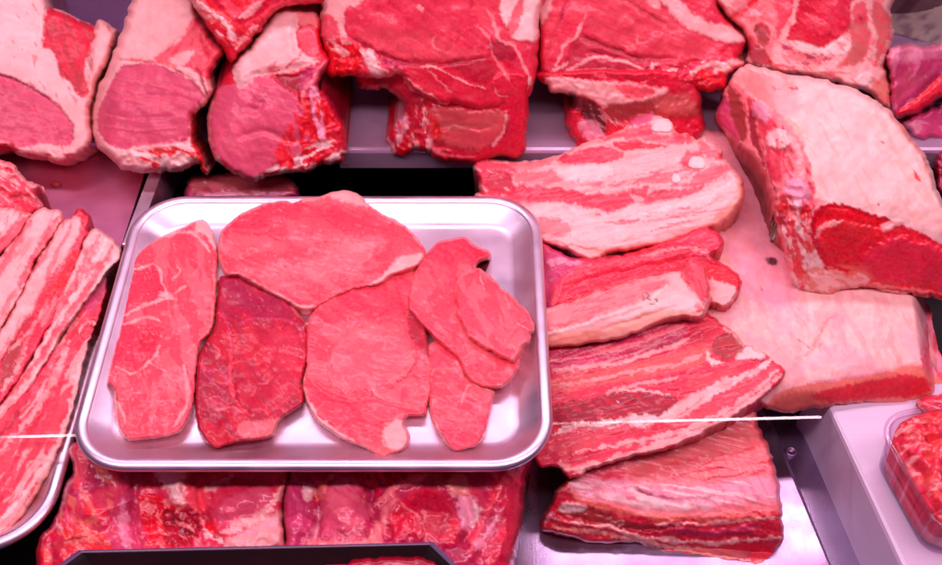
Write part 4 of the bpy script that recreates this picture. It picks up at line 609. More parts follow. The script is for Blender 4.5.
ob = relief('belly_slice', [(476, 161), (487, 159), (515, 161), (550, 157), (575, 147), (605, 137), (622, 128), (634, 116), (650, 112), (662, 117), (672, 126), (678, 132), (690, 135), (697, 140), (706, 138), (722, 150), (724, 159), (733, 166), (741, 175), (745, 192), (738, 211), (722, 225), (706, 231), (679, 241), (647, 249), (615, 253), (604, 257), (602, 261), (588, 261), (562, 250), (535, 240), (500, 215), (474, 200), (480, 190), (478, 180), (473, 168)],
    [(700, 200, .022, (-.20, -.22, .955)), (660, 247, -.006, (.1, -.86, .5))], zb=-.06, base='fat', edge=(8, .022), k=.006, warp=2.4, rest='meat',
    label='wide marbled belly slice with three white cartilage ends, on top of the stack', cat_='pork belly', group=BG,
    parts=[('rind', [(585, 252), (630, 243), (665, 238), (700, 226), (728, 206), (738, 184), (741, 172), (752, 180), (745, 215), (710, 236), (650, 254), (600, 262)])],
    feats=[('F', -12, 2, 40, .09, .5), ('S', 'pink', -12, 4, 30, .54, .35), ('S', 'leanp', -13, 2, 30, .64, .4), ('P', 'lean', [(474, 158), (500, 160), (516, 166), (512, 185), (530, 190), (525, 206), (500, 202), (478, 200)], 4, .95, -1), ('P', 'dark', [(484, 176), (500, 172), (512, 178), (510, 190), (490, 192)], 4, .5, -2), ('S', 'fat', 20, 4, 12, .54, .7, [(474, 158), (530, 165), (530, 206), (478, 200)]), ('P', 'leanp', [(478, 160), (515, 163), (552, 160), (540, 168), (510, 172), (480, 168)], 3, .6), ('P', 'leanp', [(520, 172), (560, 172), (566, 180), (540, 184), (515, 182)], 4, .7),
           ('P', 'lean', [(556, 160), (575, 152), (600, 147), (620, 150), (622, 158), (600, 163), (575, 164)], 2.5, .95, -.6), ('P', 'red', [(613, 143), (625, 140), (650, 143), (668, 147), (640, 149), (622, 149)], 2, .95, -1), ('P', 'leanp', [(600, 141), (622, 131), (634, 128), (660, 134), (690, 138), (675, 145), (650, 141), (620, 139)], 3, .85), ('P', 'memb', [(625, 124), (636, 115), (655, 112), (652, 121), (636, 126)], 2.5, .85), ('P', 'lean', [(636, 128), (650, 124), (650, 134), (640, 136)], 2, .8), ('L', 'fat', [(575, 150), (600, 143), (625, 138)], 1.6, .8), ('P', 'lean', [(675, 132), (692, 138), (690, 143), (672, 140)], 3, .7),
           ('P', 'fatw', [(556, 171), (570, 165), (600, 165), (620, 163), (612, 176), (590, 181), (566, 180)], 4, .85), ('P', 'fat', [(610, 164), (640, 160), (680, 149), (700, 146), (690, 157), (655, 169), (620, 177)], 3, .9), ('P', 'lean', [(514, 187), (552, 187), (582, 192), (605, 194), (632, 190), (648, 186), (640, 200), (612, 212), (585, 207), (552, 202), (520, 207), (503, 201)], 2.6, .95, -.8), ('P', 'red', [(545, 188), (575, 192), (600, 195), (590, 199), (560, 196)], 3, .6), ('P', 'leanp', [(590, 183), (620, 181), (660, 171), (690, 166), (700, 172), (670, 182), (640, 184), (610, 188)], 3, .75), ('S', 'fat', -14, 2, 14, .52, .8, [(590, 183), (690, 166), (700, 172), (610, 190)]),
           ('P', 'lean', [(640, 197), (658, 190), (690, 188), (706, 184), (692, 195), (662, 202), (642, 203)], 2.4, .9), ('L', 'dark', [(658, 196), (664, 193)], 1.5, .8), ('P', 'leanp', [(668, 186), (688, 178), (712, 166), (730, 168), (722, 178), (700, 186)], 3, .8), ('P', 'lean', [(686, 152), (704, 150), (700, 160), (684, 170), (680, 162)], 3, .8), ('L', 'blood', [(684, 164), (690, 168)], 2, .8), ('P', 'leanp', [(700, 142), (720, 152), (722, 160), (706, 156)], 3, .8), ('L', 'fat', [(676, 182), (688, 180), (696, 172)], 1.5, .9), ('L', 'fat', [(632, 184), (632, 196), (642, 200)], 1.8, .8),
           ('P', 'fatw', [(500, 208), (552, 204), (585, 209), (612, 214), (645, 204), (690, 198), (735, 178), (738, 186), (726, 206), (700, 224), (650, 242), (590, 248), (540, 232)], 4, .5), ('S', 'leanp', -8, 3, 26, .58, .7, [(540, 218), (600, 222), (700, 205), (690, 222), (620, 238), (550, 236)]), ('P', 'leanp', [(535, 222), (552, 218), (570, 226), (566, 236), (545, 236)], 4, .6), ('L', 'fatw', [(640, 214), (680, 206), (715, 194), (735, 178)], 2.4, .8, 1), ('L', 'pink', [(640, 222), (690, 212), (722, 196)], 1.2, .7), ('L', 'brown', [(617, 219), (625, 219)], .8, .8), ('L', 'lean', [(595, 215), (602, 216)], .9, .7),
           ('P', 'rind', [(588, 250), (640, 244), (670, 238), (702, 226), (730, 205), (738, 184), (746, 180), (746, 205), (722, 228), (680, 244), (620, 256), (590, 256)], 3, .9), ('P', 'fat', [(540, 240), (565, 244), (590, 254), (604, 258), (590, 262), (560, 252)], 2.5, .9, 1), ('H', -2.5, [(548, 240), (575, 248), (600, 252)], 2)])
# cartilage ends set in the top slice
for cx_, cy_, r1, r2 in ((662, 126, 11, 9), (676, 178, 6, 7), (697, 163, 9.5, 8.5)):
    pts = [(cx_+r1*math.cos(a)*(1+.12*math.sin(3*a)), cy_+r2*math.sin(a)*(1+.15*math.cos(2*a))) for a in [2*math.pi*k/9 for k in range(9)]]
    relief('cartilage_end', pts, [(700, 200, .0235, (-.20, -.22, .955))], zb=-.02, base='bone', edge=(5, .004), parent=ob, mat='hide', res=1.0, lump=(.6, .6), rag=.5, warp=.5, feats=[('R', 'fat', 1.5, .7)])
# ================================================================== LEFT: BELLY SLICES
LG = 'belly slices piled at the left edge'; LP = (.0, -.22, .97)
relief('belly_slice', [(-30, 455), (0, 416), (25, 390), (48, 356), (70, 322), (92, 290), (105, 276), (108, 290), (101, 315), (95, 333), (86, 360), (78, 400), (71, 425), (60, 452), (42, 488), (18, 522), (0, 540), (-30, 570)],
    [(50, 430, -.050, (.1, -.15, .97)), (40, 480, None, (.72, -.4, .5))], zb=-.076, base='leanp', edge=(3.4, .014), k=.003, warp=2.4,
    label='long belly slice nearest the left tray rim, lowest of the left pile', cat_='pork belly', group=LG,
    feats=[('F', 122, 3, 60, .10, .5), ('S', 'fat', 122, 6, 80, .50, .85), ('S', 'lean', 122, 6, 70, .53, .85), ('L', 'red', [(80, 310), (60, 365), (40, 415), (20, 450)], 3, .7, -1), ('L', 'lean', [(60, 380), (45, 430), (15, 480), (0, 500)], 4, .8, -.8), ('P', 'memb', [(88, 296), (106, 278), (104, 296), (92, 310), (84, 312)], 3, .8), ('P', 'lean', [(82, 326), (92, 322), (92, 332), (84, 340)], 2, .9, -1), ('L', 'fat', [(80, 332), (88, 322), (96, 326)], 1.6, .9, 1), ('L', 'fatw', [(84, 350), (74, 395), (66, 425), (50, 458), (28, 492), (0, 522)], 3.4, .85, 1), ('L', 'rind', [(78, 400), (62, 448), (40, 488), (0, 538)], 3, .8), ('L', 'fat', [(70, 340), (50, 385), (28, 420), (0, 450)], 3, .8, 1), ('L', 'dark', [(30, 400), (10, 425), (-10, 445)], 2.5, .6)])
relief('belly_slice', [(-30, 440), (0, 402), (20, 375), (38, 345), (52, 315), (66, 285), (78, 255), (88, 232), (97, 229), (110, 237), (123, 252), (112, 268), (95, 292), (70, 325), (50, 358), (30, 390), (8, 415), (-10, 435), (-30, 462)],
    [(70, 320, -.024, (.12, -.2, .97)), (60, 338, None, (.7, -.45, .5))], zb=-.055, base='fat', edge=(3.4, .014), k=.003, warp=1.8,
    label='pale square-ended belly slice touching the steel tray corner, rightmost of the left pile', cat_='pork belly', group=LG,
    feats=[('F', 118, 2, 46, .10, .5), ('L', 'leanp', [(98, 234), (88, 262), (72, 296), (50, 335), (25, 375), (0, 405)], 5, .8), ('L', 'leanp', [(112, 246), (98, 272), (76, 304), (52, 340), (24, 382)], 4.5, .85), ('L', 'lean', [(84, 262), (70, 292), (46, 330), (20, 370)], 3, .6), ('L', 'fatw', [(106, 238), (92, 268), (72, 300), (48, 336), (20, 378)], 2.4, .85, 1), ('L', 'fatw', [(120, 252), (104, 276), (84, 304), (58, 342), (30, 384)], 2.6, .8, 1), ('S', 'lean', 118, 3, 26, .60, .7, [(70, 285), (85, 255), (95, 280), (50, 350), (20, 385), (30, 360)]), ('P', 'red', [(26, 358), (36, 348), (30, 366), (10, 396), (0, 404), (10, 382)], 3, .6)])
relief('belly_slice', [(-30, 370), (-5, 338), (8, 318), (22, 290), (36, 262), (50, 240), (62, 222), (70, 218), (77, 209), (90, 215), (88, 230), (82, 250), (72, 280), (60, 310), (40, 345), (20, 380), (0, 405), (-30, 440)],
    [(40, 300, -.016, (.25, -.2, .95))], zb=-.055, base='lean', edge=(3.6, .014), warp=2.2,
    label='belly slice with a bright red meaty right side, second from right in the left pile', cat_='pork belly', group=LG,
    feats=[('F', 118, 2, 40, .2, .6), ('S', 'pink', 118, 2.4, 40, .64, .4), ('P', 'fat', [(62, 222), (72, 217), (84, 220), (78, 236), (62, 262), (46, 282), (30, 312), (10, 345), (-30, 390), (-30, 368), (-5, 338), (22, 290), (50, 240)], 3.5, .95, 1.5), ('P', 'red', [(78, 209), (91, 215), (88, 230), (82, 222)], 2.5, .9), ('P', 'blood', [(56, 280), (74, 252), (80, 250), (68, 285), (50, 305), (36, 310)], 4, .8, -1), ('P', 'red', [(14, 335), (30, 318), (40, 320), (36, 335), (18, 352), (8, 350)], 4, .8), ('P', 'brown', [(4, 356), (16, 342), (22, 346), (20, 366), (8, 386), (0, 384)], 3, .75, -1), ('S', 'pink', 118, 3, 24, .58, .8, [(20, 350), (60, 290), (75, 270), (60, 310), (20, 375), (-10, 400)]), ('L', 'fat', [(48, 300), (30, 330), (8, 352)], 2, .6), ('L', 'fat', [(26, 350), (14, 374), (0, 392)], 2.4, .8, 1), ('S', 'lean', 118, 4, 30, .62, .6)])
relief('belly_slice', [(-30, 290), (0, 255), (15, 238), (30, 217), (38, 210), (50, 209), (62, 212), (61, 225), (49, 243), (36, 262), (24, 290), (8, 320), (-5, 340), (-30, 375)],
    [(30, 260, -.006, (.18, -.2, .96))], zb=-.055, base='fat', edge=(4, .014), warp=1.8, mat='hide',
    label='broad white fat belly slice, third from right in the left pile', cat_='pork belly', group=LG,
    feats=[('F', 118, 4, 46, .06, .4), ('S', 'fat', 118, 4, 30, .50, .7), ('L', 'leanp', [(58, 216), (48, 236), (34, 258), (20, 288)], 3, .8), ('L', 'lean', [(60, 226), (47, 245), (36, 260)], 1.6, .6), ('S', 'pink', 118, 3, 30, .56, .7), ('L', 'leanp', [(30, 222), (16, 244), (4, 262), (-16, 290)], 4, .8), ('L', 'lean', [(54, 222), (36, 250), (16, 290), (-6, 330)], 2.5, .55), ('L', 'lean', [(30, 268), (31, 270)], 1, .9)])
relief('belly_slice', [(-30, 215), (8, 208), (24, 213), (31, 217), (20, 235), (5, 252), (-5, 262), (-30, 300)],
    [(0, 240, .0, (.15, -.2, .96))], zb=-.05, base='fat', edge=(3.6, .014),
    label='belly slice with a red lean stripe, cut by the left edge', cat_='pork belly', group=LG,
    feats=[('F', 122, 3, 40, .1, .4), ('P', 'lean', [(30, 216), (20, 236), (0, 256), (-30, 290), (-30, 268), (0, 238), (16, 222)], 3, .85), ('S', 'lean', 122, 3, 20, .55, .7), ('L', 'fatw', [(10, 210), (0, 226), (-20, 248)], 3, .7)])
relief('meat_piece', [(-30, 152), (0, 160), (12, 163), (22, 175), (34, 184), (44, 187), (35, 191), (40, 202), (42, 208), (30, 214), (8, 214), (-30, 222)],
    [(10, 205, .002, (.15, -.55, .8))], zb=-.04, base='leanp', edge=(7, .025), warp=2.4,
    label='fat-streaked meat piece behind the left belly slices, cut by the left edge', cat_='meat',
    feats=[('F', 40, 3, 26, .14, .5), ('S', 'fat', 40, 4, 20, .48, .85), ('S', 'lean', 25, 4, 22, .54, .85), ('L', 'fat', [(-10, 160), (12, 166), (26, 180), (44, 187)], 3, .8, 1), ('L', 'dark', [(10, 196), (30, 198), (38, 204)], 2, .6, -1.5), ('N', 2.5, 12)])
# ================================================================== BOTTOM: JOINTS UNDER THE TRAY
UG = 'trimmed joints under the steel tray'
relief('trimmed_joint', [(70, 448), (73, 470), (66, 485), (60, 505), (50, 525), (38, 540), (36, 580), (38, 605), (298, 605), (290, 560), (285, 530), (284, 500), (290, 480), (290, 440), (200, 436), (100, 436)],
    [(150, 500, -.042, (0, -.06, 1))], zb=DK, base='und', edge=(10, .03), warp=2.6, lump=(3, .4), mat='gloss', wet=.6,
    label='ragged red trimmed joint with white sinew under the tray, left of two', cat_='pork joint', group=UG,
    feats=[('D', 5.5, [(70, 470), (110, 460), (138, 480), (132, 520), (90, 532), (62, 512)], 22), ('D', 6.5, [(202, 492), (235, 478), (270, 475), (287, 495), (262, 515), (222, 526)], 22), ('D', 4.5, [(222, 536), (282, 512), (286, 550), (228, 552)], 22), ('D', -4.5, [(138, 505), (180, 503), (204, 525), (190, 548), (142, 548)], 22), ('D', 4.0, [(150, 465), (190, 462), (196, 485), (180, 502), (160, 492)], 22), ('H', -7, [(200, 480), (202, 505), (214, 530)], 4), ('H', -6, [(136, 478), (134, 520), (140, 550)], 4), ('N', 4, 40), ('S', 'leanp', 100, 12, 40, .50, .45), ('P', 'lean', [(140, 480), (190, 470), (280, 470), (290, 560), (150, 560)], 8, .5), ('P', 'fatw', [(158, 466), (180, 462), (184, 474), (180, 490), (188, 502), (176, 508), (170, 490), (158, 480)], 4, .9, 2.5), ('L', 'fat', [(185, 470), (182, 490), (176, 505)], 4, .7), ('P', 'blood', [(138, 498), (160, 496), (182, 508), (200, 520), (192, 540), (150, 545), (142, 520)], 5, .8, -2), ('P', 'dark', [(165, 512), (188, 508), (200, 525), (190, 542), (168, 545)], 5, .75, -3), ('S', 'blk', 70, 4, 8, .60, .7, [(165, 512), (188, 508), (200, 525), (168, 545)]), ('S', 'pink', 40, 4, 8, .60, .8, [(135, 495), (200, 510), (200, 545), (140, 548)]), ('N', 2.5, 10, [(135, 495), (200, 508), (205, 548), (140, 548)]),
           ('P', 'memb', [(112, 500), (130, 490), (140, 520), (146, 548), (112, 552), (106, 520)], 6, .5), ('L', 'lil', [(122, 500), (124, 525), (126, 548)], 4, .6), ('L', 'memb', [(138, 488), (128, 510), (128, 545)], 3, .4), ('P', 'leanp', [(186, 490), (204, 484), (210, 500), (200, 514), (188, 506)], 4, .8, 1.5), ('L', 'fat', [(204, 490), (220, 484), (234, 474)], 4, .7, 1), ('P', 'loin', [(215, 512), (224, 500), (250, 488), (264, 484), (272, 496), (262, 512), (240, 522), (222, 526)], 4, .9, 1), ('L', 'fat', [(222, 532), (245, 524), (262, 514), (280, 494), (288, 480)], 4, .85, 1.5), ('P', 'fat', [(225, 540), (255, 524), (282, 512), (284, 545), (230, 548)], 5, .75, 1), ('L', 'lil', [(235, 535), (262, 528), (280, 520)], 3, .7), ('P', 'blood', [(206, 520), (214, 522), (216, 532), (208, 534)], 2.5, .9), ('L', 'fatw', [(204, 528), (212, 536), (222, 540)], 2.5, .8),
           ('P', 'red', [(40, 530), (60, 522), (100, 536), (110, 560), (40, 580)], 6, .6), ('S', 'org', 50, 5, 14, .55, .7, [(60, 480), (110, 470), (110, 550), (45, 560)]), ('S', 'blood', 60, 4, 12, .56, .8, [(40, 520), (110, 500), (110, 560), (40, 580)]), ('P', 'leanp', [(72, 452), (88, 455), (86, 480), (76, 490), (72, 475)], 4, .8, 1.5), ('L', 'fatw', [(95, 475), (108, 478), (112, 474)], 1.6, .7, .6), ('L', 'dark', [(74, 470), (66, 490), (62, 512)], 1.6, .7), ('L', 'memb', [(84, 462), (80, 490), (66, 520)], 2, .5), ('L', 'lil', [(58, 524), (62, 532)], 2, .8, 1), ('L', 'brown', [(50, 548), (80, 540), (110, 546)], 3, .5, -2)])
relief('trimmed_joint', [(286, 440), (286, 475), (282, 500), (284, 540), (296, 605), (505, 605), (514, 565), (518, 540), (523, 510), (524, 480), (522, 440), (400, 440)],
    [(400, 510, -.042, (.02, -.06, 1)), (512, 520, None, (.75, -.3, .55))], zb=DK, base='und', edge=(10, .03), warp=2.6, lump=(3, .4), mat='gloss', wet=.6,
    label='trimmed joint with round muscle and silvery sinew under the tray, right of two', cat_='pork joint', group=UG,
    feats=[('D', 4.5, [(320, 520), (325, 490), (345, 472), (362, 480), (368, 505), (362, 532), (340, 542)], 22), ('D', 5.5, [(386, 542), (395, 508), (420, 488), (450, 500), (460, 530), (440, 552)], 22), ('D', 4.5, [(286, 470), (308, 470), (314, 520), (302, 550), (284, 550)], 22), ('D', 5.0, [(478, 472), (524, 472), (524, 520), (510, 575), (480, 565), (492, 520)], 22), ('H', -7, [(314, 480), (318, 515), (312, 548)], 4), ('H', -7, [(372, 480), (372, 510), (382, 540)], 5), ('H', -6, [(462, 490), (472, 520), (462, 550)], 5), ('N', 4, 40), ('S', 'leanp', 60, 12, 40, .52, .3), ('P', 'memb', [(286, 480), (306, 478), (310, 520), (300, 545), (286, 545)], 6, .6), ('P', 'loin', [(322, 520), (326, 495), (340, 480), (358, 478), (362, 500), (372, 510), (362, 530), (345, 540), (330, 538)], 5, .85, 1), ('S', 'loinl', 40, 5, 22, .56, .5, [(322, 520), (326, 495), (340, 480), (358, 478), (372, 510), (345, 540)]), ('L', 'dark', [(336, 532), (350, 534), (364, 522)], 4, .5), ('L', 'lil', [(335, 484), (350, 482)], 4, .6), ('L', 'org', [(318, 500), (326, 482), (336, 474)], 4, .7, 1.5), ('P', 'fatw', [(303, 486), (312, 486), (312, 496), (305, 500)], 3, .7, 1), ('L', 'lil', [(308, 545), (316, 525), (318, 508)], 4, .6, 1), ('P', 'pink', [(312, 540), (360, 540), (376, 520), (390, 498), (398, 500), (384, 530), (378, 548), (312, 548)], 5, .8, 1.5),
           ('P', 'purp', [(364, 474), (388, 474), (388, 492), (372, 504), (366, 494)], 4, .7, -2), ('S', 'blood', 70, 4, 9, .52, .8, [(364, 474), (395, 474), (390, 500), (370, 506)]), ('L', 'pink', [(374, 506), (392, 490), (410, 480), (425, 475)], 4, .8, 2), ('P', 'red', [(388, 540), (390, 512), (410, 494), (436, 488), (450, 505), (458, 530), (450, 548), (390, 550)], 5, .85, 1), ('P', 'dark', [(410, 500), (440, 492), (452, 515), (440, 535), (420, 525)], 6, .6), ('N', 2, 12, [(385, 510), (400, 500), (420, 510), (420, 540), (388, 545)]), ('S', 'pink', 40, 5, 14, .58, .5, [(385, 510), (400, 500), (420, 510), (410, 540), (388, 545)]), ('L', 'dark', [(386, 520), (392, 532), (388, 540)], 3, .7, -2), ('P', 'purp', [(390, 536), (440, 540), (470, 552), (390, 556)], 5, .5),
           ('L', 'org', [(405, 480), (425, 474), (440, 480), (455, 488)], 4, .6, 1.5), ('P', 'rind', [(448, 478), (466, 476), (468, 492), (452, 496)], 4, .6, 1), ('P', 'lil', [(458, 500), (470, 494), (478, 505), (474, 525), (464, 530)], 4, .9, 1.5), ('L', 'fatw', [(474, 500), (478, 515), (472, 528)], 2, .8, 1), ('L', 'leanp', [(500, 485), (486, 515), (474, 540), (468, 556)], 4, .8, 1.5), ('L', 'lil', [(504, 505), (490, 530), (476, 550)], 3, .6, 1), ('P', 'red', [(488, 478), (520, 478), (522, 510), (514, 560), (480, 570), (500, 520)], 6, .6), ('L', 'dark', [(466, 530), (464, 545)], 2.5, .7)])
relief('liver_piece', [(346, 562), (360, 557), (380, 555), (405, 554), (425, 556), (438, 561), (446, 572), (440, 600), (345, 600)], [(395, 575, -.032, (0, -.2, .97))], zb=-.070, base='dark', edge=(10, .02), mat='gloss', wet=1.2,
    label='dark glossy liver piece inside the black tray', cat_='meat', feats=[('S', 'red', 10, 6, 30, .52, .6)])
# ================================================================== CUTLETS ON THE TRAY
CG = 'pork cutlets on the steel tray'; F0 = -.0148
def cut(outline, feats, label, top, n=(0, 0, 1), base='leanp', anchor=None, edge=(4.5, .02), **kw):
    a = anchor or tuple(np.array(outline).mean(0))
    return relief('pork_cutlet', outline, [(a[0], a[1], top, n)], zb=F0, base=base, edge=edge, label=label, cat_='pork cutlet', group=CG, feats=feats, lump=(2.4, .25), rag=.75, **kw)
cut([(203, 219), (210, 227), (217, 244), (218, 258), (217, 290), (213, 328), (201, 345), (197, 370), (195, 395), (192, 412), (181, 431), (165, 437), (142, 440), (130, 441), (122, 435), (116, 421), (114, 402), (113, 391), (107, 383), (108, 372), (113, 352), (118, 332), (124, 305), (130, 275), (134, 258), (145, 246), (162, 236), (180, 228), (195, 221)],
    [('F', 80, 2.2, 16, .07, .25), ('F', 20, 3, 9, .04, .15), ('S', 'pink', 80, 8, 40, .52, .4), ('P', 'lean', [(131, 272), (140, 268), (152, 265), (160, 275), (163, 288), (155, 298), (140, 308), (125, 316), (125, 295)], 2.5, .85, -.4), ('P', 'lean', [(119, 327), (150, 325), (160, 328), (156, 350), (146, 362), (135, 371), (115, 368), (113, 356)], 2.5, .9, -.4), ('P', 'red', [(140, 336), (150, 330), (156, 338), (150, 348), (140, 348)], 4, .6, -1.2), ('L', 'dark', [(138, 330), (139, 340), (144, 348)], .8, .6),
     ('L', 'fat', [(132, 270), (144, 266), (154, 264), (161, 272), (163, 284), (168, 296)], 1.2, .9), ('L', 'fat', [(160, 292), (168, 296), (176, 300)], 2.6, .8), ('L', 'fat', [(170, 296), (178, 291), (187, 287)], 1, .8), ('L', 'fat', [(170, 297), (150, 303), (138, 309), (124, 316)], 1.2, .85), ('L', 'fat', [(121, 325), (138, 320), (150, 318), (160, 322)], 1.2, .85), ('L', 'fat', [(160, 346), (153, 356), (145, 365), (132, 373), (115, 366)], 1.2, .9), ('L', 'fat', [(148, 362), (156, 366), (166, 371)], .8, .7), ('L', 'fat', [(176, 265), (180, 272), (170, 280)], .7, .7), ('L', 'pink', [(192, 258), (200, 266), (192, 276)], .7, .7), ('L', 'fat', [(183, 366), (188, 390), (186, 408), (172, 428)], 1.7, .75), ('L', 'fat', [(131, 389), (136, 393), (142, 391)], 1, .8), ('L', 'fat', [(115, 400), (122, 412), (126, 425)], 1.8, .7),
     ('P', 'fat', [(196, 222), (204, 218), (212, 228), (218, 250), (212, 246), (206, 236), (196, 232)], 2.5, .95, .8), ('L', 'fat', [(160, 238), (178, 232), (192, 233), (202, 240), (210, 254)], 1.8, .85, .4), ('L', 'rind', [(216, 262), (215, 300), (211, 328), (199, 350)], 2, .5), ('P', 'brown', [(112, 382), (116, 392), (117, 400), (112, 396), (107, 386)], 2, .7), ('P', 'tan', [(118, 420), (125, 434), (140, 440), (170, 436), (186, 424), (180, 436), (150, 444), (124, 440)], 3, .7), ('S', 'pink', 75, 1.8, 9, .74, .4), ('S', 'fat', 70, 1.6, 4, .78, .5), ('R', 'fat', 2.0, .5), ('D', 1.0, [(140, 260), (205, 250), (205, 330), (185, 400), (140, 420), (125, 380)], 30)],
    'long pale cutlet with two dark red patches, leftmost on the steel tray', -.003)
cut([(219, 279), (228, 276), (241, 277), (256, 285), (280, 296), (296, 308), (306, 324), (309, 345), (308, 360), (303, 380), (304, 402), (292, 412), (280, 422), (272, 437), (255, 441), (240, 442), (226, 446), (215, 448), (203, 438), (196, 420), (195, 385), (198, 357), (205, 342), (213, 328), (216, 308)],
    [('F', 55, 2.2, 24, .12, .3), ('S', 'blood', 50, 9, 30, .50, .35), ('P', 'lean', [(232, 334), (248, 322), (280, 320), (300, 330), (308, 352), (300, 382), (290, 402), (262, 416), (244, 405), (233, 378)], 16, .2, .8), ('P', 'lean', [(268, 332), (294, 330), (304, 355), (294, 392), (270, 408), (276, 376)], 18, .4), ('P', 'purp', [(222, 280), (256, 286), (292, 308), (286, 316), (244, 316), (222, 312)], 14, .45), ('L', 'memb', [(214, 312), (224, 318), (230, 332), (231, 352)], 1.2, .8), ('L', 'leanp', [(231, 350), (230, 375), (233, 395), (242, 408), (252, 416)], 1.8, .6, .4), ('L', 'memb', [(238, 326), (250, 319), (270, 318), (292, 322), (306, 336)], 1.1, .7), ('L', 'memb', [(197, 374), (210, 368), (220, 372), (228, 386)], .9, .6), ('L', 'memb', [(196, 381), (212, 385), (226, 392)], .8, .5), ('L', 'pink', [(214, 344), (220, 352), (216, 360)], .7, .5), ('L', 'pink', [(206, 400), (216, 396), (226, 402)], .8, .5), ('L', 'pink', [(214, 412), (230, 408), (242, 412)], 1.3, .6), ('L', 'pink', [(258, 384), (266, 382), (274, 376)], .7, .6), ('L', 'pink', [(278, 345), (280, 352), (284, 344)], .7, .5), ('H', -1.6, [(231, 340), (230, 375), (236, 400), (250, 416)], 3), ('H', -1.2, [(262, 356), (258, 370), (268, 384)], 5),
     ('P', 'pink', [(242, 421), (262, 421), (282, 417), (286, 422), (274, 434), (250, 438), (236, 432)], 4, .6, .5), ('L', 'tan', [(258, 436), (272, 430), (284, 422)], 1.6, .6), ('L', 'pink', [(292, 306), (302, 316), (307, 326)], 1.6, .6), ('S', 'memb', 60, 5, 18, .60, .25, [(198, 360), (230, 350), (238, 430), (205, 436)]), ('S', 'pink', 60, 1.6, 5, .74, .4)],
    'darkest red cutlet on the steel tray, beside the long pale one', -.003, base='crim')
cut([(306, 330), (316, 305), (340, 290), (360, 282), (385, 276), (408, 268), (420, 275), (425, 310), (428, 340), (432, 365), (432, 390), (428, 405), (425, 416), (410, 417), (404, 424), (410, 436), (405, 450), (391, 456), (380, 458), (367, 450), (340, 438), (317, 421), (305, 401), (302, 380), (305, 366)],
    [('F', 20, 2.0, 14, .08, .4), ('S', 'pink', 30, 9, 26, .50, .35), ('S', 'lean', 30, 9, 26, .58, .25), ('P', 'lean', [(318, 306), (350, 290), (410, 272), (412, 300), (390, 315), (350, 320), (320, 325)], 10, .55), ('P', 'pink', [(330, 380), (328, 355), (342, 336), (370, 323), (398, 323), (412, 342), (412, 365), (398, 380), (372, 390), (345, 390)], 8, .30, 2.2), ('H', -1.3, [(334, 384), (328, 358), (338, 338), (364, 324), (396, 320)], 2.5), ('H', -1.5, [(408, 330), (417, 350), (414, 370), (398, 384), (374, 388)], 2.5), ('L', 'lean', [(415, 340), (415, 366), (400, 382), (376, 387)], 1.3, .55), ('L', 'fat', [(374, 388), (376, 393), (384, 398)], 1, .6),  # the pink oval paints a pale sheen into the tint
     ('H', -1.8, [(306, 376), (325, 394), (350, 402), (374, 399), (392, 404), (424, 412)], 2.5), ('L', 'lean', [(306, 378), (325, 396), (350, 403), (376, 400), (395, 406), (424, 413)], 1.6, .6), ('P', 'lean', [(308, 384), (330, 400), (360, 405), (395, 410), (385, 430), (372, 445), (340, 432), (318, 415)], 6, .45), ('L', 'fat', [(304, 372), (304, 388), (312, 410), (330, 428), (352, 442), (372, 452)], 2.4, .85, .4), ('P', 'fat', [(386, 424), (400, 419), (408, 430), (405, 446), (392, 452), (384, 442)], 3.5, .8, 1.5), ('P', 'tan', [(372, 445), (392, 450), (404, 448), (390, 458), (376, 458)], 3, .6), ('R', 'fat', 2.0, .45), ('P', 'dark', [(406, 308), (418, 318), (434, 346), (433, 358), (418, 348), (408, 330)], 3, .75), ('L', 'red', [(384, 284), (386, 292)], 2, .6), ('L', 'red', [(395, 278), (400, 300), (408, 318)], 3, .5, -.8)],
    'wide cutlet with a curved inner outline, bottom centre of the steel tray', -.0035)
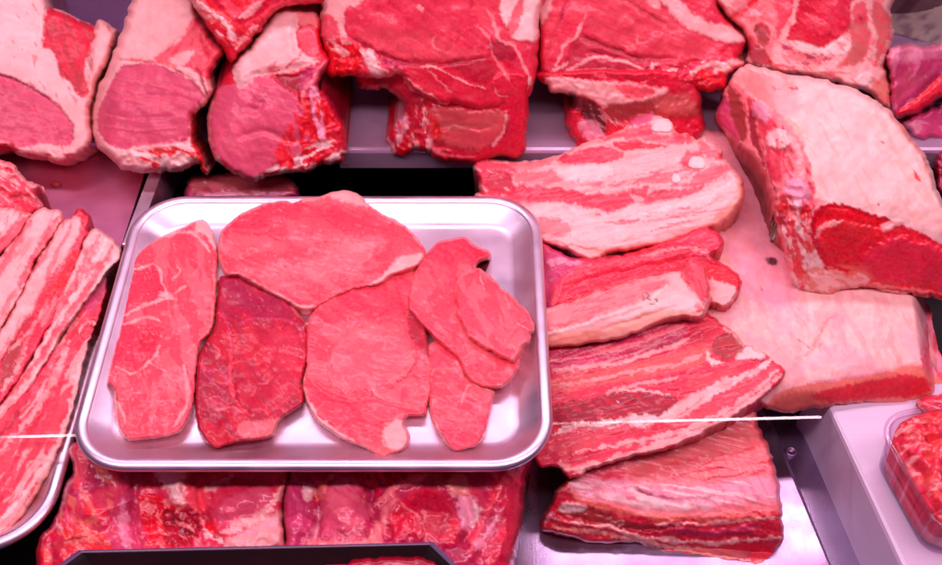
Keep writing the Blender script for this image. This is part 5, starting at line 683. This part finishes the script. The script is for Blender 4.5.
cut([(219, 238), (225, 227), (240, 215), (260, 205), (278, 201), (297, 202), (303, 199), (322, 196), (333, 192), (347, 190), (360, 195), (369, 205), (386, 215), (395, 219), (410, 230), (421, 243), (426, 252), (421, 263), (410, 270), (392, 276), (381, 284), (355, 290), (331, 300), (316, 309), (300, 310), (285, 301), (262, 290), (241, 277), (226, 275), (219, 260)],
    [('F', 18, 2.2, 16, .07, .35), ('S', 'pink', 20, 9, 30, .50, .35), ('S', 'lean', 15, 9, 28, .60, .25), ('P', 'lean', [(220, 236), (240, 215), (270, 203), (300, 203), (300, 212), (278, 222), (262, 234), (238, 232)], 6, .85), ('H', -2.2, [(225, 232), (245, 233), (262, 233), (272, 228)], 2.2), ('L', 'red', [(228, 232), (246, 233), (262, 234)], 1.1, .7), ('D', 1.6, [(262, 234), (280, 222), (284, 232), (268, 248), (240, 262), (228, 250)], 12), ('P', 'lean', [(300, 206), (350, 208), (372, 214), (380, 228), (340, 232), (300, 228)], 12, .45), ('P', 'pink', [(330, 245), (360, 236), (375, 245), (362, 265), (330, 285), (295, 280), (270, 266), (300, 262)], 14, .5),  # the broad pink patch paints soft sheen on the lower half
     ('H', -2.4, [(388, 218), (390, 235), (380, 252), (364, 266)], 5), ('L', 'lean', [(378, 246), (372, 258), (362, 268)], 2, .5), ('H', -1.5, [(285, 270), (310, 276), (350, 268)], 8), ('P', 'leanp', [(392, 222), (408, 232), (418, 246), (400, 254), (382, 266), (380, 250)], 5, .7), ('P', 'fat', [(398, 258), (412, 254), (424, 254), (421, 264), (402, 271), (384, 283), (366, 288), (384, 274)], 2.6, .95, 1.5), ('P', 'fat', [(328, 193), (347, 190), (362, 196), (368, 206), (352, 203), (338, 198)], 3, .85, .6), ('L', 'rind', [(302, 201), (318, 197), (330, 194)], 1.8, .7), ('R', 'fat', 3, .5), ('L', 'fat', [(240, 276), (262, 290), (285, 301), (302, 309), (318, 307)], 3, .8), ('L', 'red', [(318, 208), (330, 203), (332, 212)], 1, .4), ('S', 'fat', 20, 1.6, 7, .77, .4)],
    'big pale cutlet with a fat rim, top centre of the steel tray', .0045, n=(0, -.05, 1), edge=(6, .009))
cut([(424, 352), (436, 340), (452, 344), (462, 358), (466, 374), (478, 382), (494, 390), (493, 400), (490, 415), (486, 430), (482, 440), (475, 447), (462, 451), (452, 450), (443, 440), (433, 425), (429, 410), (428, 385)],
    [('F', 20, 2.0, 14, .08, .35), ('S', 'pink', 30, 8, 22, .50, .35), ('S', 'lean', 30, 8, 22, .60, .25), ('P', 'lean', [(440, 425), (470, 420), (488, 415), (482, 442), (460, 452), (446, 442)], 7, .6), ('L', 'fat', [(429, 365), (428, 390), (432, 418), (444, 440)], 2, .6), ('L', 'fat', [(470, 384), (464, 395), (462, 404)], 1, .5), ('H', 1.2, [(462, 386), (460, 402), (470, 412)], 5), ('L', 'fat', [(456, 362), (466, 376), (480, 386), (494, 391)], 1.6, .6), ('L', 'tan', [(454, 450), (470, 449), (482, 441)], 2, .6), ('R', 'fat', 1.8, .4)],
    'small narrow cutlet hanging below the folded one on the steel tray', -.004)
fu = cut([(407, 297), (410, 282), (417, 265), (427, 252), (436, 243), (450, 239), (465, 237), (476, 245), (490, 252), (490, 259), (480, 262), (477, 268), (490, 275), (502, 290), (520, 315), (527, 340), (522, 358), (517, 372), (505, 386), (493, 389), (476, 386), (466, 377), (456, 358), (443, 347), (423, 328), (409, 312)],
    [('F', 35, 2.0, 14, .08, .35), ('S', 'pink', 50, 9, 26, .50, .35), ('S', 'lean', 50, 8, 24, .60, .25), ('P', 'lean', [(424, 254), (440, 240), (466, 236), (492, 252), (488, 262), (470, 264), (440, 264)], 6, .8), ('L', 'red', [(468, 246), (478, 254), (488, 258)], 3, .7), ('L', 'lean', [(474, 242), (474, 256), (470, 262)], 1.5, .5, -.6), ('R', 'fat', 2, .4), ('L', 'leanp', [(476, 360), (498, 378), (512, 380)], 6, .5), ('L', 'fat', [(497, 384), (507, 384), (515, 374)], 1.4, .5)],
    'long cutlet folded over itself at the right of the steel tray', .002)
FO = np.array(fu.location)
relief('folded_flap', [(455, 300), (456, 286), (462, 276), (471, 270), (480, 269), (492, 278), (505, 290), (518, 303), (529, 312), (534, 325), (530, 340), (522, 352), (515, 362), (505, 360), (490, 352), (472, 341), (461, 328), (456, 312)],
    [(495, 315, .010, (0, 0, 1))], zb=-.001, base='leanp', edge=(6, .012), parent=fu, mat='wet', lump=(.8, .25),
    feats=[('F', 60, 2.0, 12, .07, .3), ('S', 'pink', 60, 8, 22, .50, .4), ('S', 'lean', 60, 8, 20, .62, .2), ('L', 'fat', [(480, 270), (481, 280), (483, 288)], .8, .7), ('L', 'fat', [(505, 292), (506, 300), (510, 306)], .8, .6), ('P', 'lean', [(500, 288), (530, 315), (528, 335), (515, 320)], 8, .5), ('R', 'fat', 2, .45), ('L', 'fat', [(518, 322), (528, 330)], .8, .6), ('L', 'lean', [(505, 345), (512, 335), (526, 322)], 1.5, .4, -.5)])
# ------------------------------------------------------------------ added glossy strip standing in for the lamp streak reflected in glass
ra = P(np.array([-40.]), np.array([438.]), -.034)[0]; rb = P(np.array([821.]), np.array([417.]), -.040)[0]
dr = (rb-ra)/np.linalg.norm(rb-ra); nrm = np.array([0, -.376, .927]); s1 = np.cross(nrm, dr); s1 /= np.linalg.norm(s1); s2 = np.cross(dr, s1)
sec = [(-.0012, -.0008), (.0012, -.0008), (.0014, 0), (.0012, .0008), (-.0012, .0008), (-.0014, 0)]
sweep('reflection_strip', [[tuple(c+s1*a+s2*b) for a, b in sec] for c in (ra, rb)], 'streak_strip', label='slim clear strip added for the bright glass reflection, across the belly stack', cat_='streak_strip', smooth=False)
# ================================================================== TUB OF DICED MEAT
def tub():
    zt, zb_ = -.022, -.074
    A = P(np.array([878.]), np.array([420.]), zt)[0]; Bp = P(np.array([944.]), np.array([537.]), zt)[0]
    e1 = (Bp-A)[:2]; L1 = np.linalg.norm(e1); e1 = e1/L1; e2 = np.array([-e1[1], e1[0]]); L2 = .14
    if e2[0] < 0: e2 = -e2
    def lp(o, z, n=8, r=.026):
        pts = rrect(-o, -o, L1+o, L2+o, r+o, n); return [(A[0]+e1[0]*a+e2[0]*b, A[1]+e1[1]*a+e2[1]*b, z) for a, b in pts][::-1]
    ctr = A[:2]+e1*L1/2+e2*L2/2
    root = empty('plastic_tub', (ctr[0], ctr[1], zb_), 'clear plastic tub filled with wet red diced meat on the steel ledge', 'tub'); root['org'] = tuple(root.location)
    sweep('tub_body', [lp(-.010, zb_+.0015), lp(-.0075, zb_+.003), lp(-.0012, zt-.002), lp(0, zt-.002), lp(-.006, zb_+.001), lp(-.010, zb_)], 'clear', root)
    rp = [(.0032*math.cos(2*math.pi*k/10), .0026*math.sin(2*math.pi*k/10)) for k in range(10)]
    sweep('tub_rim', [lp(.001+a, zt+b) for a, b in rp]+[lp(.001+rp[0][0], zt+rp[0][1])], 'clear', root, cap0=False, cap1=False)
    # the meat filling
    rnd = random.Random(5)
    nx = 90; ny = 110; V = []; T = []; F = []
    us = np.linspace(.0, 1, nx); vs = np.linspace(0, 1, ny); U, Vv = np.meshgrid(us, vs)
    x = (U*L1*1000); y = (Vv*L2*1000)
    d = np.minimum(np.minimum(x, L1*1000-x), np.minimum(y, L2*1000-y))
    h = .010*sst(0, 22, d)+.006*(fbm(x/18, y/18, 21)-.5)
    wxx = x+9*fbm(x/14, y/14, 3); wyy = y+9*fbm(x/14, y/14, 8)
    # lumpy strips
    best = np.full(x.shape, 9.); idc = np.zeros(x.shape)
    for k in range(260):
        px_, py_ = rnd.uniform(0, L1*1000), rnd.uniform(0, L2*1000); an = rnd.uniform(0, 3.14); ca, sa = math.cos(an), math.sin(an)
        q = np.sqrt((((wxx-px_)*ca+(wyy-py_)*sa)/9)**2+((-(wxx-px_)*sa+(wyy-py_)*ca)/4.2)**2)
        kk = q < best; best = np.where(kk, q, best); idc = np.where(kk, k, idc)
    h = h+.007*np.sqrt(np.clip(1-best*best*.8, 0, 1))*sst(0, 8, d)
    cols = np.array([PAL['lean'], (.74, .04, .05), (.55, .012, .03), (.78, .09, .09), (.68, .03, .06)])
    tint = cols[(idc.astype(int)*7) % 5]; fl = sst(.60, .72, fbm(wxx/5, wyy/9, 4))[..., None]*.6; tint = tint*(1-fl)+np.array(PAL['fat'])*fl
    ins = .0022
    a_ = U*2-1; b_ = Vv*2-1; U = .5+.5*a_*np.sqrt(1-.30*b_**4*a_**2); Vv = .5+.5*b_*np.sqrt(1-.30*a_**4*b_**2)
    X3 = A[0]+e1[0]*(ins+U*(L1-2*ins))+e2[0]*(ins+Vv*(L2-2*ins)); Y3 = A[1]+e1[1]*(ins+U*(L1-2*ins))+e2[1]*(ins+Vv*(L2-2*ins)); Z3 = zt-.0015+h
    V = np.stack([X3, Y3, Z3], -1).reshape(-1, 3); T4 = np.concatenate([tint.reshape(-1, 3), np.full((nx*ny, 1), 1.2)], 1)
    F = [(j*nx+i, j*nx+i+1, (j+1)*nx+i+1, (j+1)*nx+i) for j in range(ny-1) for i in range(nx-1)]
    per = [i for i in range(nx)]+[j*nx+nx-1 for j in range(1, ny)]+[(ny-1)*nx+i for i in range(nx-2, -1, -1)]+[j*nx for j in range(ny-2, 0, -1)]
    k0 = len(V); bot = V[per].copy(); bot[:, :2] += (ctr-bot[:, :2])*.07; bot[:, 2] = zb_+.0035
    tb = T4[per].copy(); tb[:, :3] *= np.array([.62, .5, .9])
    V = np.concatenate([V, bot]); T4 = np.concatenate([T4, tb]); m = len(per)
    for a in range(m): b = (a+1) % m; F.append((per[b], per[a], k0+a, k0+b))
    F.append(tuple(k0+a for a in range(m)))
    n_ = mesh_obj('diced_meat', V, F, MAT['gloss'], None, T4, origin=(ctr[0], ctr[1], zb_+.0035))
    tag(n_, 'wet bright red diced meat heaped inside the clear plastic tub', 'meat')
tub()
# ================================================================== LIGHT, CAMERA
w = bpy.data.worlds.new('World'); SC.world = w; w.use_nodes = True
bg = w.node_tree.nodes['Background']; bg.inputs[0].default_value = (.55, .20, .58, 1); bg.inputs[1].default_value = .12
def area(name, loc, rot, sx, sy, e, col):
    l = bpy.data.lights.new(name, 'AREA'); l.shape = 'RECTANGLE'; l.size = sx; l.size_y = sy; l.energy = e; l.color = col
    o = bpy.data.objects.new(name, l); COL.objects.link(o); o.location = loc; o.rotation_euler = [math.radians(a) for a in rot]; return o
area('case_lamp', (0.0, .33, 1.15), (0, 0, 0), 2.2, .14, 20, (1.0, .60, .745))
area('case_lamp_rear', (0.0, 1.12, .95), (-30, 0, 0), 1.9, .07, 10, (1.0, .62, .78))
cam = bpy.data.cameras.new('camera'); co = bpy.data.objects.new('camera', cam); COL.objects.link(co)
co.location = CAM; co.rotation_euler = (math.pi/2-PIT, 0, 0); cam.sensor_width = 36; cam.lens = 36*FPX/942.0; cam.clip_start = .02; cam.clip_end = 50
cam.dof.use_dof = True; cam.dof.focus_distance = 1.03; cam.dof.aperture_fstop = 7.0
SC.camera = co
SC.view_settings.view_transform = 'Standard'; SC.view_settings.look = 'None'; SC.view_settings.exposure = 0.0; SC.view_settings.gamma = 1
for o in bpy.data.objects:
    if 'org' in o: del o['org']
